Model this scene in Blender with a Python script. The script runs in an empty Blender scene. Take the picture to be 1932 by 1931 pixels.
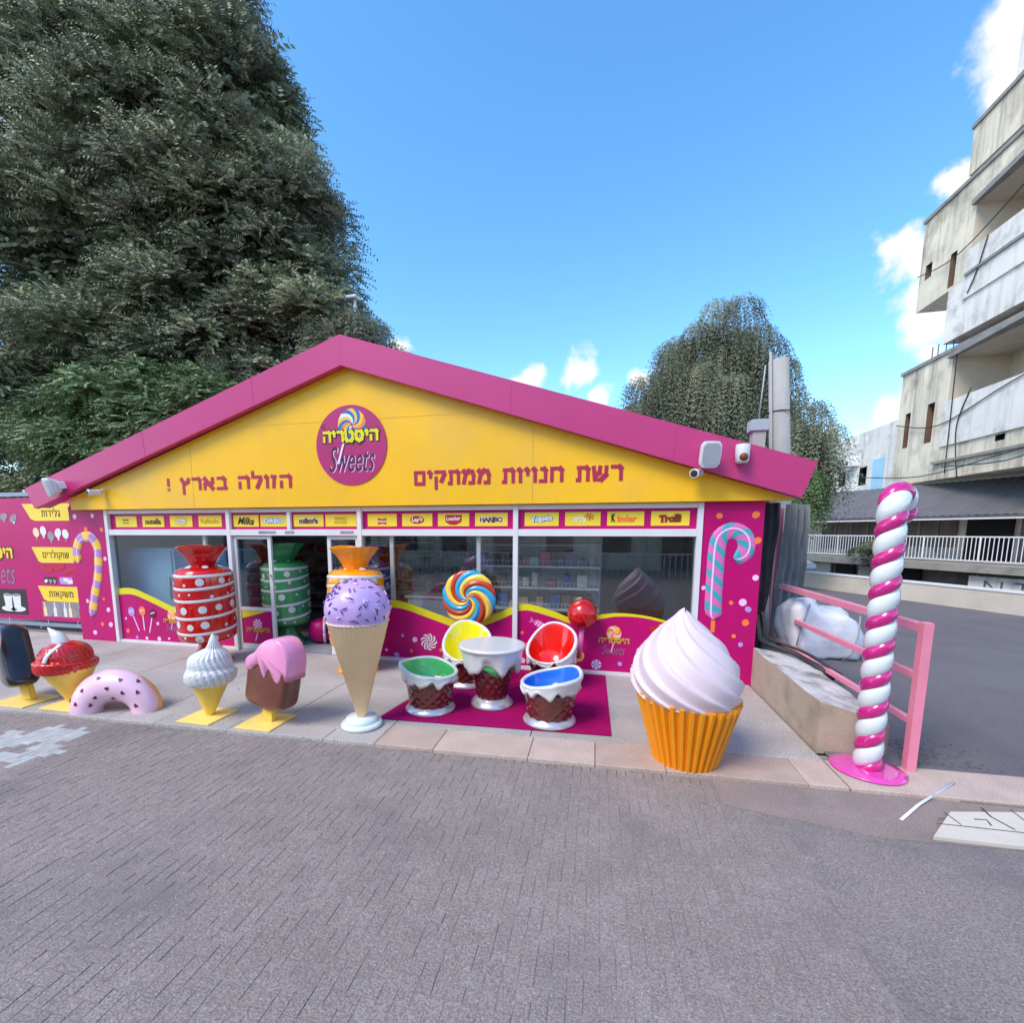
import bpy, bmesh, math, random
import numpy as np
from mathutils import Vector, Matrix, noise
random.seed(7); RNG = np.random.default_rng(7)
S = bpy.context.scene; C = S.collection
pi = math.pi; R = math.radians; sin = math.sin; cos = math.cos

# ---------------------------------------------------------------- camera
cd = bpy.data.cameras.new('camera'); cam = bpy.data.objects.new('camera', cd); C.objects.link(cam)
cd.sensor_width = 36; cd.lens = 36*870/1932; cd.shift_x = 0.0238; cd.shift_y = 0.0784
cd.clip_start = .05; cd.clip_end = 2000
cam.location = (0, 0, 2.05)
cam.rotation_euler = (R(90)-math.atan2(114, 870), 0, R(13.3))
S.camera = cam

# ---------------------------------------------------------------- world
SUN_EL, SUN_AZ = R(50), R(218)      # azimuth clockwise from +Y : behind the camera, a little left
w = bpy.data.worlds.new('World'); S.world = w; w.use_nodes = True
nt = w.node_tree; nt.nodes.clear()
def N(t, typ, **k):
    n = t.nodes.new(typ)
    for a, b in k.items():
        if a == 'ins':
            for i, v in b.items(): n.inputs[i].default_value = v
        else: setattr(n, a, b)
    return n
sky = N(nt, 'ShaderNodeTexSky', sky_type='NISHITA', sun_disc=False)
sky.sun_elevation = SUN_EL; sky.sun_rotation = SUN_AZ; sky.air_density = 1.0; sky.dust_density = .4; sky.ozone_density = 2.2
tc = N(nt, 'ShaderNodeTexCoord')
nz = N(nt, 'ShaderNodeTexNoise', ins={'Scale': 9.0, 'Detail': 7.0, 'Roughness': .58})
nt.links.new(tc.outputs['Generated'], nz.inputs['Vector'])
sub = N(nt, 'ShaderNodeVectorMath', operation='SUBTRACT'); sub.inputs[1].default_value = (.5, .5, .5)
nt.links.new(nz.outputs['Color'], sub.inputs[0])
scl = N(nt, 'ShaderNodeVectorMath', operation='SCALE'); scl.inputs['Scale'].default_value = .13
nt.links.new(sub.outputs[0], scl.inputs[0])
wv = N(nt, 'ShaderNodeVectorMath', operation='ADD')
nt.links.new(tc.outputs['Generated'], wv.inputs[0]); nt.links.new(scl.outputs[0], wv.inputs[1])
CLOUDS = [((-0.148, 0.942, 0.300), 0.027), ((-0.174, 0.940, 0.295), 0.019), ((-0.067, 0.949, 0.309), 0.025), ((-0.039, 0.948, 0.315), 0.030), ((0.074, 0.957, 0.279), 0.022), ((-0.368, 0.861, 0.350), 0.022), ((-0.010, 0.967, 0.255), 0.027), ((0.431, 0.780, 0.453), 0.023), ((0.447, 0.779, 0.441), 0.023), ((0.412, 0.828, 0.382), 0.026), ((0.429, 0.823, 0.372), 0.021), ((0.442, 0.833, 0.333), 0.032), ((0.455, 0.839, 0.299), 0.034), ((0.474, 0.839, 0.268), 0.026), ((0.459, 0.831, 0.313), 0.034), ((0.430, 0.884, 0.186), 0.025), ((0.446, 0.875, 0.187), 0.028), ((0.425, 0.706, 0.567), 0.032), ((0.437, 0.717, 0.543), 0.031), ((0.446, 0.729, 0.519), 0.032), ((0.462, 0.736, 0.495), 0.019), ((0.385, 0.910, 0.156), 0.014),
          ((-.6, -.7, .35), .2), ((.2, -.9, .4), .16), ((.8, -.5, .3), .18), ((-.9, .2, .4), .13), ((.9, .3, .45), .15), ((-.2, -.6, .75), .14)]
last = None
for c, r in CLOUDS:
    v = Vector(c).normalized()
    d = N(nt, 'ShaderNodeVectorMath', operation='DISTANCE'); d.inputs[1].default_value = v
    nt.links.new(wv.outputs[0], d.inputs[0])
    m = N(nt, 'ShaderNodeMapRange', interpolation_type='SMOOTHSTEP', ins={'From Min': r*1.3, 'From Max': r*.55, 'To Min': 0.0, 'To Max': 1.0})
    nt.links.new(d.outputs['Value'], m.inputs['Value'])
    if last is None: last = m.outputs[0]
    else:
        mx = N(nt, 'ShaderNodeMath', operation='MAXIMUM'); nt.links.new(last, mx.inputs[0]); nt.links.new(m.outputs[0], mx.inputs[1]); last = mx.outputs[0]
hsv = N(nt, 'ShaderNodeHueSaturation', ins={'Hue': .494, 'Saturation': 1.24, 'Value': 1.58})
nt.links.new(sky.outputs[0], hsv.inputs['Color'])
mix = N(nt, 'ShaderNodeMix', data_type='RGBA')
nt.links.new(last, mix.inputs['Factor']); nt.links.new(hsv.outputs[0], mix.inputs['A'])
mix.inputs['B'].default_value = (4.6, 4.7, 4.8, 1)
bg = N(nt, 'ShaderNodeBackground', ins={'Strength': .15})
nt.links.new(mix.outputs['Result'], bg.inputs['Color'])
wo = N(nt, 'ShaderNodeOutputWorld'); nt.links.new(bg.outputs[0], wo.inputs[0])
ld = bpy.data.lights.new('sun', 'SUN'); sun = bpy.data.objects.new('sun', ld); C.objects.link(sun)
ld.energy = 2.1; ld.angle = R(26); ld.color = (1, .88, .74)
sd = Vector((sin(SUN_AZ)*cos(SUN_EL), cos(SUN_AZ)*cos(SUN_EL), sin(SUN_EL)))
sun.rotation_euler = sd.to_track_quat('Z', 'Y').to_euler()
vs = S.view_settings; vs.view_transform = 'Standard'; vs.look = 'None'; vs.exposure = 0.62; vs.gamma = 1; vs.use_curve_mapping = False
S.cycles.max_bounces = 6; S.cycles.transparent_max_bounces = 16; S.cycles.caustics_reflective = False; S.cycles.caustics_refractive = False

# ---------------------------------------------------------------- helpers
def lin(c):
    return tuple((v/255/12.92 if v/255 <= .04045 else ((v/255+.055)/1.055)**2.4) for v in c)
def mat(name, col, rough=.5, var=.08, vs=2.0, bump=0.0, bs=60.0, metal=0.0, coat=0.0, fine=0.0, fs=180.0, spec=.5, streak=0.0, streakcol=None, rnd=0.0, attr=None, stain=0.0, stcol=(.05,.05,.05), sts=1.0, trans=0.0, speck=0.0):
    m = bpy.data.materials.new(name); m.use_nodes = True; t = m.node_tree; t.nodes.clear()
    L = t.links.new
    out = N(t, 'ShaderNodeOutputMaterial'); b = N(t, 'ShaderNodeBsdfPrincipled')
    b.inputs['Roughness'].default_value = rough; b.inputs['Metallic'].default_value = metal
    b.inputs['Coat Weight'].default_value = coat; b.inputs['Coat Roughness'].default_value = .05
    b.inputs['Specular IOR Level'].default_value = spec
    geo = N(t, 'ShaderNodeNewGeometry'); pos = geo.outputs['Position']
    base = N(t, 'ShaderNodeRGB'); base.outputs[0].default_value = (*col, 1); cur = base.outputs[0]
    def scaled(src, fac):      # multiply colour by scalar
        n = N(t, 'ShaderNodeVectorMath', operation='SCALE'); L(src, n.inputs[0]); L(fac, n.inputs['Scale']); return n.outputs[0]
    def noi(scale, detail=4.0, vec=None):
        n = N(t, 'ShaderNodeTexNoise', ins={'Scale': scale, 'Detail': detail, 'Roughness': .6}); L(vec or pos, n.inputs['Vector']); return n.outputs['Fac']
    def mr(src, a, bb, c, d):
        n = N(t, 'ShaderNodeMapRange', ins={'From Min': a, 'From Max': bb, 'To Min': c, 'To Max': d}); L(src, n.inputs['Value']); return n.outputs[0]
    if var: cur = scaled(cur, mr(noi(vs), .3, .7, 1-var, 1+var))
    if fine: cur = scaled(cur, mr(noi(fs, 2.0), .35, .65, 1-fine, 1+fine))
    if rnd:
        if attr:
            a = N(t, 'ShaderNodeAttribute', attribute_name=attr); cur = scaled(cur, mr(a.outputs['Fac'], 0, 1, 1-rnd, 1+rnd))
        else:
            a = N(t, 'ShaderNodeObjectInfo'); cur = scaled(cur, mr(a.outputs['Random'], 0, 1, 1-rnd, 1+rnd))
    def mixc(fac, a, c):
        n = N(t, 'ShaderNodeMix', data_type='RGBA'); L(fac, n.inputs['Factor']); L(a, n.inputs['A']); n.inputs['B'].default_value = (*c, 1); return n.outputs['Result']
    if stain: cur = mixc(mr(noi(sts, 6.0), .5, .72, 0, stain), cur, stcol)
    if speck:
        cur = mixc(mr(noi(55, 1.0), .66, .72, 0, speck), cur, (.5, .48, .46)); cur = mixc(mr(noi(7, 8.0), .60, .72, 0, speck*.5), cur, (.42, .39, .38))
    if streak:
        mp = N(t, 'ShaderNodeMapping'); mp.inputs['Scale'].default_value = (2.2, 2.2, .22); L(pos, mp.inputs['Vector'])
        cur = mixc(mr(noi(1.6, 8.0, mp.outputs[0]), .48, .75, 0, streak), cur, streakcol or (.06, .055, .05))
    L(cur, b.inputs['Base Color'])
    if bump:
        bn = N(t, 'ShaderNodeBump', ins={'Strength': bump, 'Distance': .01}); L(noi(bs, 3.0), bn.inputs['Height']); L(bn.outputs[0], b.inputs['Normal'])
    if trans:
        tr = N(t, 'ShaderNodeBsdfTranslucent'); L(cur, tr.inputs['Color'])
        mxs = N(t, 'ShaderNodeMixShader', ins={0: trans}); L(b.outputs[0], mxs.inputs[1]); L(tr.outputs[0], mxs.inputs[2]); L(mxs.outputs[0], out.inputs[0])
    else: L(b.outputs[0], out.inputs[0])
    return m
def glassmat(name, tint=(.95, .98, .98), refl=.09, extra=0.0):
    m = bpy.data.materials.new(name); m.use_nodes = True; t = m.node_tree; t.nodes.clear(); L = t.links.new
    out = N(t, 'ShaderNodeOutputMaterial'); tr = N(t, 'ShaderNodeBsdfTransparent'); tr.inputs[0].default_value = (*tint, 1)
    gl = N(t, 'ShaderNodeBsdfGlossy', ins={'Roughness': .02}); fr = N(t, 'ShaderNodeFresnel', ins={'IOR': 1.5})
    ma = N(t, 'ShaderNodeMath', operation='MULTIPLY_ADD', use_clamp=True); ma.inputs[1].default_value = 1.0; ma.inputs[2].default_value = refl; gb_ = N(t, 'ShaderNodeNewGeometry'); inv = N(t, 'ShaderNodeMath', operation='SUBTRACT'); inv.inputs[0].default_value = 1.0; L(gb_.outputs['Backfacing'], inv.inputs[1]); fm = N(t, 'ShaderNodeMath', operation='MULTIPLY'); L(fr.outputs[0], fm.inputs[0]); L(inv.outputs[0], fm.inputs[1]); L(fm.outputs[0], ma.inputs[0])
    mx = N(t, 'ShaderNodeMixShader'); L(ma.outputs[0], mx.inputs[0]); L(tr.outputs[0], mx.inputs[1]); L(gl.outputs[0], mx.inputs[2]); L(mx.outputs[0], out.inputs[0])
    return m

class M:
    def __init__(s, xf=None): s.v = []; s.f = []; s.m = []; s.sm = []; s.xf = xf or Matrix()
    def add(s, vs_, fs, mi=0, smooth=False):
        o = len(s.v); s.v += [tuple(s.xf @ Vector(p)) for p in vs_]
        for f in fs: s.f.append(tuple(i+o for i in f)); s.m.append(mi); s.sm.append(smooth)
        return s
    def box(s, c, d, mi=0, rot=None, bev=0.0):
        x, y, z = d[0]/2, d[1]/2, d[2]/2; cc = Vector(c)
        if not bev:
            P = [(-x, -y, -z), (x, -y, -z), (x, y, -z), (-x, y, -z), (-x, -y, z), (x, -y, z), (x, y, z), (-x, y, z)]
            F = [(0, 3, 2, 1), (4, 5, 6, 7), (0, 1, 5, 4), (1, 2, 6, 5), (2, 3, 7, 6), (3, 0, 4, 7)]
        else:
            bb = min(bev, x*.9, y*.9, z*.9); P = []; F = []
            def ring(ix, iy, zz):
                o = len(P); P.extend([(-ix, -iy, zz), (ix, -iy, zz), (ix, iy, zz), (-ix, iy, zz)]); return o
            r = [ring(x-bb, y-bb, -z), ring(x, y, -z+bb), ring(x, y, z-bb), ring(x-bb, y-bb, z)]
            F.append(tuple(r[0]+i for i in (0, 3, 2, 1))); F.append(tuple(r[3]+i for i in (0, 1, 2, 3)))
            for a, b in zip(r, r[1:]):
                for i in range(4): F.append((a+i, a+(i+1) % 4, b+(i+1) % 4, b+i))
        if rot is not None: P = [rot @ Vector(p) for p in P]
        return s.add([tuple(Vector(p)+cc) for p in P], F, mi)
    def b2(s, a, b, mi=0, bev=0.0):       # box by two corners
        return s.box([(p+q)/2 for p, q in zip(a, b)], [abs(q-p) for p, q in zip(a, b)], mi, None, bev)
    def lathe(s, prof, n=32, c=(0, 0, 0), mod=None, mi=0, smooth=True, capb=True, capt=True):
        V = []; F = []
        for k, (r, z) in enumerate(prof):
            for i in range(n):
                a = 2*pi*i/n; rr, zz = (r, z) if mod is None else mod(r, z, a, k)
                V.append((c[0]+rr*cos(a), c[1]+rr*sin(a), c[2]+zz))
        for k in range(len(prof)-1):
            for i in range(n): j = (i+1) % n; F.append((k*n+i, k*n+j, k*n+n+j, k*n+n+i))
        s.add(V, F, mi, smooth)
        o = len(s.v)-len(V)
        for flag, k in ((capb, 0), (capt, len(prof)-1)):
            if flag: s.f.append(tuple(o+k*n+i for i in (range(n) if k else reversed(range(n))))); s.m.append(mi); s.sm.append(False)
        return s
    def tube(s, pts, r, n=8, mi=0, smooth=True, flat=1.0):
        V = []; F = []; pts = [Vector(p) for p in pts]; up = Vector((0, 0, 1)); pn = None
        for k, p in enumerate(pts):
            d = (pts[min(k+1, len(pts)-1)]-pts[max(k-1, 0)]).normalized()
            if pn is None:
                a = up if abs(d.z) < .9 else Vector((0, 1, 0)); pn = d.cross(a).normalized()
            pn = (pn-d*pn.dot(d)).normalized(); q = d.cross(pn)
            rr = r[k] if isinstance(r, (list, tuple)) else r
            for i in range(n):
                a = 2*pi*i/n; V.append(tuple(p+pn*cos(a)*rr+q*sin(a)*rr*flat))
        for k in range(len(pts)-1):
            for i in range(n): j = (i+1) % n; F.append((k*n+i, k*n+j, k*n+n+j, k*n+n+i))
        F.append(tuple(reversed(range(n)))); F.append(tuple((len(pts)-1)*n+i for i in range(n)))
        return s.add(V, F, mi, smooth)
    def prism(s, poly, y0, y1, mi=0):     # polygon in XZ extruded along Y
        n = len(poly); V = [(x, y0, z) for x, z in poly]+[(x, y1, z) for x, z in poly]
        F = [tuple(range(n)), tuple(reversed(range(n, 2*n)))]+[(i, i+n, (i+1) % n+n, (i+1) % n) for i in range(n)]
        return s.add(V, F, mi)
    def disc(s, c, r, nrm=(0, -1, 0), n=20, t=.004, mi=0, sx=1.0, ang=0.0):
        nv = Vector(nrm).normalized(); a = nv.cross(Vector((0, 0, 1)) if abs(nv.z) < .9 else Vector((0, 1, 0))).normalized(); b = a.cross(nv)
        c = Vector(c); P = []
        for k in (0, 1):
            for i in range(n):
                th = 2*pi*i/n; u = cos(th)*r*sx; v_ = sin(th)*r; u, v_ = u*cos(ang)-v_*sin(ang), u*sin(ang)+v_*cos(ang)
                P.append(tuple(c+a*u+b*v_+nv*(t if k else -.001)))
        F = [tuple(range(n, 2*n)), tuple(reversed(range(n)))]+[(i, (i+1) % n, (i+1) % n+n, i+n) for i in range(n)]
        return s.add(P, F, mi)
    def grid(s, fn, nu, nv, mi=0, smooth=True, wrapu=False, mfn=None):
        V = [fn(i, j) for j in range(nv+1) for i in range(nu if wrapu else nu+1)]; w_ = nu if wrapu else nu+1
        o = len(s.v); s.v += [tuple(s.xf @ Vector(p)) for p in V]
        for j in range(nv):
            for i in range(nu):
                i2 = (i+1) % w_; s.f.append((o+j*w_+i, o+j*w_+i2, o+(j+1)*w_+i2, o+(j+1)*w_+i)); s.m.append(mfn(i, j) if mfn else mi); s.sm.append(smooth)
        return s
    def build(s, name, mats, parent=None, recalc=True, **tags):
        if not isinstance(mats, (list, tuple)): mats = [mats]
        off = wloc(parent) if parent else Vector((0, 0, 0))
        if parent is None and 'org' in tags: off = Vector(tags['org'])
        me = bpy.data.meshes.new(name); me.from_pydata([tuple(Vector(p)-off) for p in s.v], [], s.f)
        for m_ in mats: me.materials.append(m_)
        me.polygons.foreach_set('material_index', s.m); me.polygons.foreach_set('use_smooth', s.sm)
        if recalc:
            bm = bmesh.new(); bm.from_mesh(me); bmesh.ops.recalc_face_normals(bm, faces=bm.faces); bm.to_mesh(me); bm.free()
        me.update()
        o = bpy.data.objects.new(name, me); C.objects.link(o)
        if parent: o.parent = parent
        elif 'org' in tags: o.location = off
        for k, v_ in tags.items():
            if k != 'org': o['category' if k == 'cat' else k] = v_
        return o
def wloc(o):
    l = Vector((0, 0, 0))
    while o: l += o.location; o = o.parent
    return l
def thing(name, loc, label, cat, group=None):
    o = bpy.data.objects.new(name, None); C.objects.link(o); o.location = loc; o.empty_display_size = .2
    o['label'] = label; o['category'] = cat
    if group: o['group'] = group
    return o
def smooth_poly(p, n=6, closed=True):
    out = []; L_ = len(p)
    for i in range(L_ if closed else L_-1):
        g = (lambda k: p[k % L_]) if closed else (lambda k: p[max(0, min(L_-1, k))])
        p0, p1, p2, p3 = g(i-1), g(i), g(i+1), g(i+2)
        for k in range(n):
            t = k/n; out.append(tuple(.5*((2*p1[d])+(-p0[d]+p2[d])*t+(2*p0[d]-5*p1[d]+4*p2[d]-p3[d])*t*t+(-p0[d]+3*p1[d]-3*p2[d]+p3[d])*t**3) for d in range(len(p1))))
    if not closed: out.append(tuple(p[-1]))
    return out
TXT = {}
def textmesh(m, body, x0, x1, z0, z1, y, mi=0, shear=0.0, bold=.02, t=.004, rot=0.0, keep=False):
    """lettering fitted into a rectangle of the facade plane y (front faces -Y)"""
    key = (body, shear, bold)
    if key not in TXT:
        c = bpy.data.curves.new('lettering', 'FONT'); c.body = body; c.shear = shear; c.offset = bold; c.resolution_u = 3; c.extrude = .5
        o = bpy.data.objects.new('lettering', c); C.objects.link(o); bpy.context.view_layer.update()
        me = bpy.data.meshes.new_from_object(o.evaluated_get(bpy.context.evaluated_depsgraph_get()))
        TXT[key] = ([tuple(v.co) for v in me.vertices], [tuple(p.vertices) for p in me.polygons])
        bpy.data.objects.remove(o); bpy.data.curves.remove(c); bpy.data.meshes.remove(me)
    V, F = TXT[key]
    if not V: return m
    ax = min(v[0] for v in V); bx = max(v[0] for v in V); ay = min(v[1] for v in V); by = max(v[1] for v in V)
    sx = (x1-x0)/(bx-ax); sz = (z1-z0)/(by-ay)
    if keep: sx = sz = min(sx, sz)
    cx, cz = (x0+x1)/2, (z0+z1)/2; P = []
    for v in V:
        u = (v[0]-(ax+bx)/2)*sx; q = (v[1]-(ay+by)/2)*sz
        P.append((cx+u*cos(rot)-q*sin(rot), y-(t if v[2] > 0 else 0), cz+u*sin(rot)+q*cos(rot)))
    return m.add(P, F, mi)

HG = {'ר': (.8, [[(.02,.9),(.58,.9),(.7,.78),(.7,0)]]), 'ש': (1.05, [[(.1,1),(.2,.1),(.62,.1),(.93,.4),(.95,1)],[(.54,1),(.5,.55),(.22,.38)]]), 'ת': (.95, [[(.08,.9),(.72,.9),(.84,.78),(.84,0)],[(.28,.88),(.28,.1),(.03,.1)]]),
 'ח': (.95, [[(.03,.9),(.72,.9),(.84,.78),(.84,0)],[(.16,.85),(.16,0)]]), 'ה': (.95, [[(.03,.9),(.72,.9),(.84,.78),(.84,0)],[(.16,.58),(.16,0)]]), 'נ': (.58, [[(.08,.9),(.36,.9),(.46,.78),(.46,.1),(0,.1)]]),
 'ו': (.36, [[(0,.9),(.16,.9),(.25,.8),(.25,0)]]), 'י': (.36, [[(0,.9),(.16,.9),(.25,.8),(.25,.45)]]), 'ז': (.48, [[(0,.92),(.45,.88)],[(.27,.88),(.2,0)]]), 'ם': (.92, [[(.02,.9),(.8,.9),(.8,.1),(.16,.1),(.16,.88)]]),
 'מ': (.98, [[(.04,1),(.28,.74),(.12,0)],[(.3,.72),(.52,.92),(.76,.86),(.86,.62),(.86,.1),(.48,.1)]]), 'ק': (.88, [[(.03,.9),(.78,.9),(.8,.72),(.52,.15)],[(.16,.6),(.16,-.32)]]), 'ל': (.8, [[(.1,1.38),(.1,.9),(.68,.9),(.7,.7),(.36,0)]]),
 'ב': (.9, [[(.04,.9),(.56,.9),(.68,.78),(.68,.12)],[(0,.1),(.88,.1)]]), 'א': (.95, [[(.06,1),(.86,0)],[(.8,1),(.78,.62),(.56,.42)],[(.34,.66),(.14,.42),(.14,0)]]), 'ץ': (.82, [[(.08,1),(.3,.62),(.3,-.34)],[(.74,1),(.7,.7),(.34,.5)]]),
 'ס': (.98, [[(.02,.9),(.72,.9),(.88,.6),(.76,.22),(.48,.1),(.22,.24),(.12,.55),(.2,.86)]]), 'ט': (1.0, [[(.1,1),(.12,.3),(.26,.1),(.72,.1),(.88,.3),(.88,.72),(.74,.9),(.46,.86)]]), 'ג': (.62, [[(.08,.9),(.36,.9),(.44,.76),(.5,0)],[(.42,.4),(.08,.05)]]),
 'ד': (.84, [[(0,.9),(.82,.9)],[(.62,.86),(.62,0)]]), 'ע': (.88, [[(.12,1),(.42,.2)],[(.76,1),(.72,.5),(.48,.14),(.04,-.04)]]), '!': (.3, [[(.12,1),(.12,.34)],[(.12,.18),(.12,0)]]), ' ': (.5, [])}
def hebtext(m, body, x0, x1, z0, z1, y, mi=0, w=.2, t=.004, sink=0, letters=None):
    """Hebrew letters drawn as strokes, written right to left; z0..z1 is the letter height"""
    gap = .16; tot = sum(HG[c][0] for c in body)+gap*(len(body)-1); sx = (x1-x0)/tot; sz = (z1-z0); cx = x1
    for c in body:
        wd, strokes = HG[c]; cx -= wd*sx; q = 0; mm_ = M() if letters is not None else m
        for st in strokes:
            for (ax, az), (bx, bz) in zip(st, st[1:]):
                A = Vector((cx+ax*sx, z0+az*sz)); B = Vector((cx+bx*sx, z0+bz*sz)); d = (B-A).normalized(); n_ = Vector((-d.y, d.x)); hw = w*.5*(abs(d.x)*sz+abs(d.y)*(sx*.6+sz*.4))
                ea = hw*.75 if (ax, az) != st[0] else 0; eb = hw*.75 if (bx, bz) != st[-1] else 0
                A2 = A-d*ea; B2 = B+d*eb; q += 1
                mm_.prism([tuple(A2-n_*hw), tuple(B2-n_*hw), tuple(B2+n_*hw), tuple(A2+n_*hw)], y-t-.0003*q, y, mi)
        if letters is not None and strokes: mm_.build('letter', letters[0], letters[1])
        cx -= gap*sx
    return m

def ell(m, x, z, rx, rz, y, mi=0, t=.003, ang=0.0, n=18):
    P = []
    for i in range(n):
        a = 2*pi*i/n; u = rx*cos(a); v = rz*sin(a); P.append((x+u*cos(ang)-v*sin(ang), z+u*sin(ang)+v*cos(ang)))
    return m.prism(P, y-t, y, mi)

# ---------------------------------------------------------------- materials
K = {}
K['magenta'] = mat('magenta_vinyl', lin((190, 8, 108)), .4, .10, .8, spec=.3)
K['fascia'] = mat('pink_sheet_metal', lin((192, 56, 118)), .38, .07, .6, bump=.05, bs=4, stain=.12, stcol=lin((160, 60, 105)), sts=1.5)
K['yellow'] = mat('yellow_sign_sheet', lin((248, 190, 22)), .4, .07, .7, bump=.04, bs=3, stain=.6, stcol=lin((226, 178, 80)), sts=.8)  # pale blotches: weathering, with the hazy glare also put into the colour
K['paleyellow'] = mat('pale_yellow_vinyl', lin((244, 214, 60)), .4, .05)
K['wave'] = mat('lime_yellow_vinyl', lin((228, 216, 30)), .4, .05)
K['white'] = mat('white_painted_frame', (.72, .72, .74), .4, .06, 3, stain=.12, stcol=(.35, .34, .33), sts=6)
K['print'] = mat('pink_white_print', lin((250, 200, 235)), .4, .03)
K['orangep'] = mat('orange_print', lin((250, 130, 60)), .4, .03)
K['lavp'] = mat('lavender_print', lin((185, 150, 225)), .4, .03)
K['blacki'] = mat('dark_ink', (.02, .018, .02), .5, .03)
K['brownl'] = mat('brown_ink', lin((110, 55, 15)), .5, .03)
K['redlet'] = mat('crimson_lettering', lin((172, 32, 72)), .45, .03)
K['mustard'] = mat('mustard_ink', lin((205, 165, 40)), .5, .03)
K['redp'] = mat('red_ink', lin((190, 30, 30)), .45, .03)
K['bluep'] = mat('blue_ink', lin((30, 110, 190)), .45, .03)
K['greyp'] = mat('grey_print', lin((150, 140, 150)), .45, .25, 14)
K['whitei'] = mat('white_ink', (.8, .8, .82), .4, .03)
K['scriptd'] = mat('dark_plum_ink', lin((98, 40, 78)), .3, .1, metal=.2)
K['silverp'] = mat('silver_ink', lin((150, 120, 150)), .3, .1, metal=.3)
K['conc'] = mat('aggregate_concrete', lin((174, 168, 164)), .85, .12, 1.2, bump=.6, bs=110, fine=.32, fs=75, stain=.35, stcol=lin((120, 112, 108)), sts=1.1, rnd=.05)
K['kerb'] = mat('pinkish_kerb_stone', lin((190, 170, 158)), .85, .10, 3, bump=.6, bs=150, fine=.30, fs=120, stain=.25, stcol=lin((140, 110, 90)), sts=2.5, rnd=.10)
K['pave'] = mat('clay_paver', lin((142, 130, 125)), .82, .12, .8, bump=.7, bs=90, fine=.30, fs=90, rnd=.05, speck=.55, stain=.8, stcol=lin((112, 104, 102)), sts=.9)
K['pavea'] = mat('clay_paver_field', lin((142, 130, 125)), .82, .12, .8, bump=.7, bs=90, fine=.30, fs=90, rnd=.05, speck=.55, attr='tone', stain=.8, stcol=lin((112, 104, 102)), sts=.9)
K['pavew'] = mat('white_painted_paver', (.46, .46, .45), .75, .15, 5, bump=.4, bs=120, stain=.4, stcol=(.25, .25, .25), sts=9, rnd=.06)
K['joint'] = mat('joint_sand', lin((138, 126, 120)), .95, .2, 6, fine=.3, fs=200)
K['asph'] = mat('asphalt', lin((112, 106, 110)), .85, .12, .7, bump=.8, bs=140, fine=.35, fs=170, stain=.3, stcol=lin((70, 70, 76)), sts=.9)
K['asph2'] = mat('worn_street_asphalt', lin((136, 125, 120)), .82, .12, .8, bump=.8, bs=90, fine=.32, fs=90, speck=.45, stain=.6, stcol=lin((96, 92, 100)), sts=1.3)
K['carpet'] = mat('magenta_carpet', lin((178, 14, 104)), .95, .12, 5, bump=1.0, bs=300, fine=.25, fs=220, spec=.1)
K['oldc'] = mat('old_beige_concrete', lin((184, 172, 152)), .85, .16, 2, bump=.5, bs=40, stain=.8, stcol=lin((132, 122, 106)), sts=2)
K['oldtop'] = mat('flaking_white_paint', (.6, .58, .56), .85, .15, 6, bump=.8, bs=60, stain=.9, stcol=lin((96, 90, 84)), sts=4)
K['pinkmetal'] = mat('pink_painted_steel', lin((232, 140, 165)), .4, .08, 4, stain=.2, stcol=lin((205, 105, 130)), sts=8)
K['tower'] = mat('stained_render', lin((236, 222, 196)), .9, .12, .6, bump=.3, bs=12, stain=.8, stcol=lin((150, 138, 118)), sts=.9, streak=.7, streakcol=lin((96, 90, 82)))
K['towerw'] = mat('whitewashed_render', lin((240, 233, 222)), .9, .08, .6, bump=.3, bs=12, stain=.7, stcol=lin((150, 150, 148)), sts=1.6, streak=.4, streakcol=lin((110, 108, 104)))
K['towerd'] = mat('grey_concrete_slab', lin((150, 146, 138)), .9, .15, 2, bump=.3, bs=12, stain=.5, stcol=lin((90, 86, 80)), sts=3)
K['dark'] = mat('dark_opening', (.015, .014, .016), .9, .2, 2)
K['brownw'] = mat('brown_window_reveal', lin((120, 95, 78)), .8, .1)
K['awn'] = mat('dark_corrugated_sheet', lin((104, 101, 102)), .6, .12, 1.5, stain=.3, stcol=lin((60, 62, 68)), sts=1)
K['rust'] = mat('weathered_board', lin((128, 118, 112)), .85, .2, 2, streak=.6, streakcol=lin((70, 62, 58)))
K['apron'] = mat('dirty_gutter_concrete', lin((146, 130, 124)), .85, .12, 2, bump=.6, bs=130, fine=.3, fs=140, stain=.5, stcol=lin((112, 102, 100)), sts=1.6)
K['parap'] = mat('parapet_render', lin((205, 196, 182)), .9, .08, 1.2, bump=.3, bs=30, stain=.3, stcol=lin((160, 148, 132)), sts=2)
K['cable'] = mat('black_cable', (.03, .03, .03), .6, .05)
K['pole'] = mat('grey_concrete_pole', lin((172, 170, 164)), .8, .08, 3, bump=.2, bs=30, streak=.3)
K['tarp'] = mat('black_tarpaulin', (.012, .011, .016), .55, .3, 8, bump=.6, bs=12)
K['plastic'] = mat('grey_plastic_sheet', lin((150, 156, 158)), .35, .15, 6, bump=.6, bs=10, trans=.3)
K['bag'] = mat('white_woven_bag', lin((228, 230, 240)), .55, .08, 4, bump=1.0, bs=9, fine=.05, fs=300, stain=.5, stcol=lin((180, 186, 212)), sts=2.5, trans=.15)
K['bagstrap'] = mat('grey_bag_seam', lin((150, 155, 165)), .6, .1)
G_ = dict(rough=.16, coat=.6, var=.04, vs=3)
K['redg'] = mat('glossy_red', lin((200, 14, 14)), **G_)
K['greeng'] = mat('glossy_green', lin((62, 150, 92)), **G_)
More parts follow.
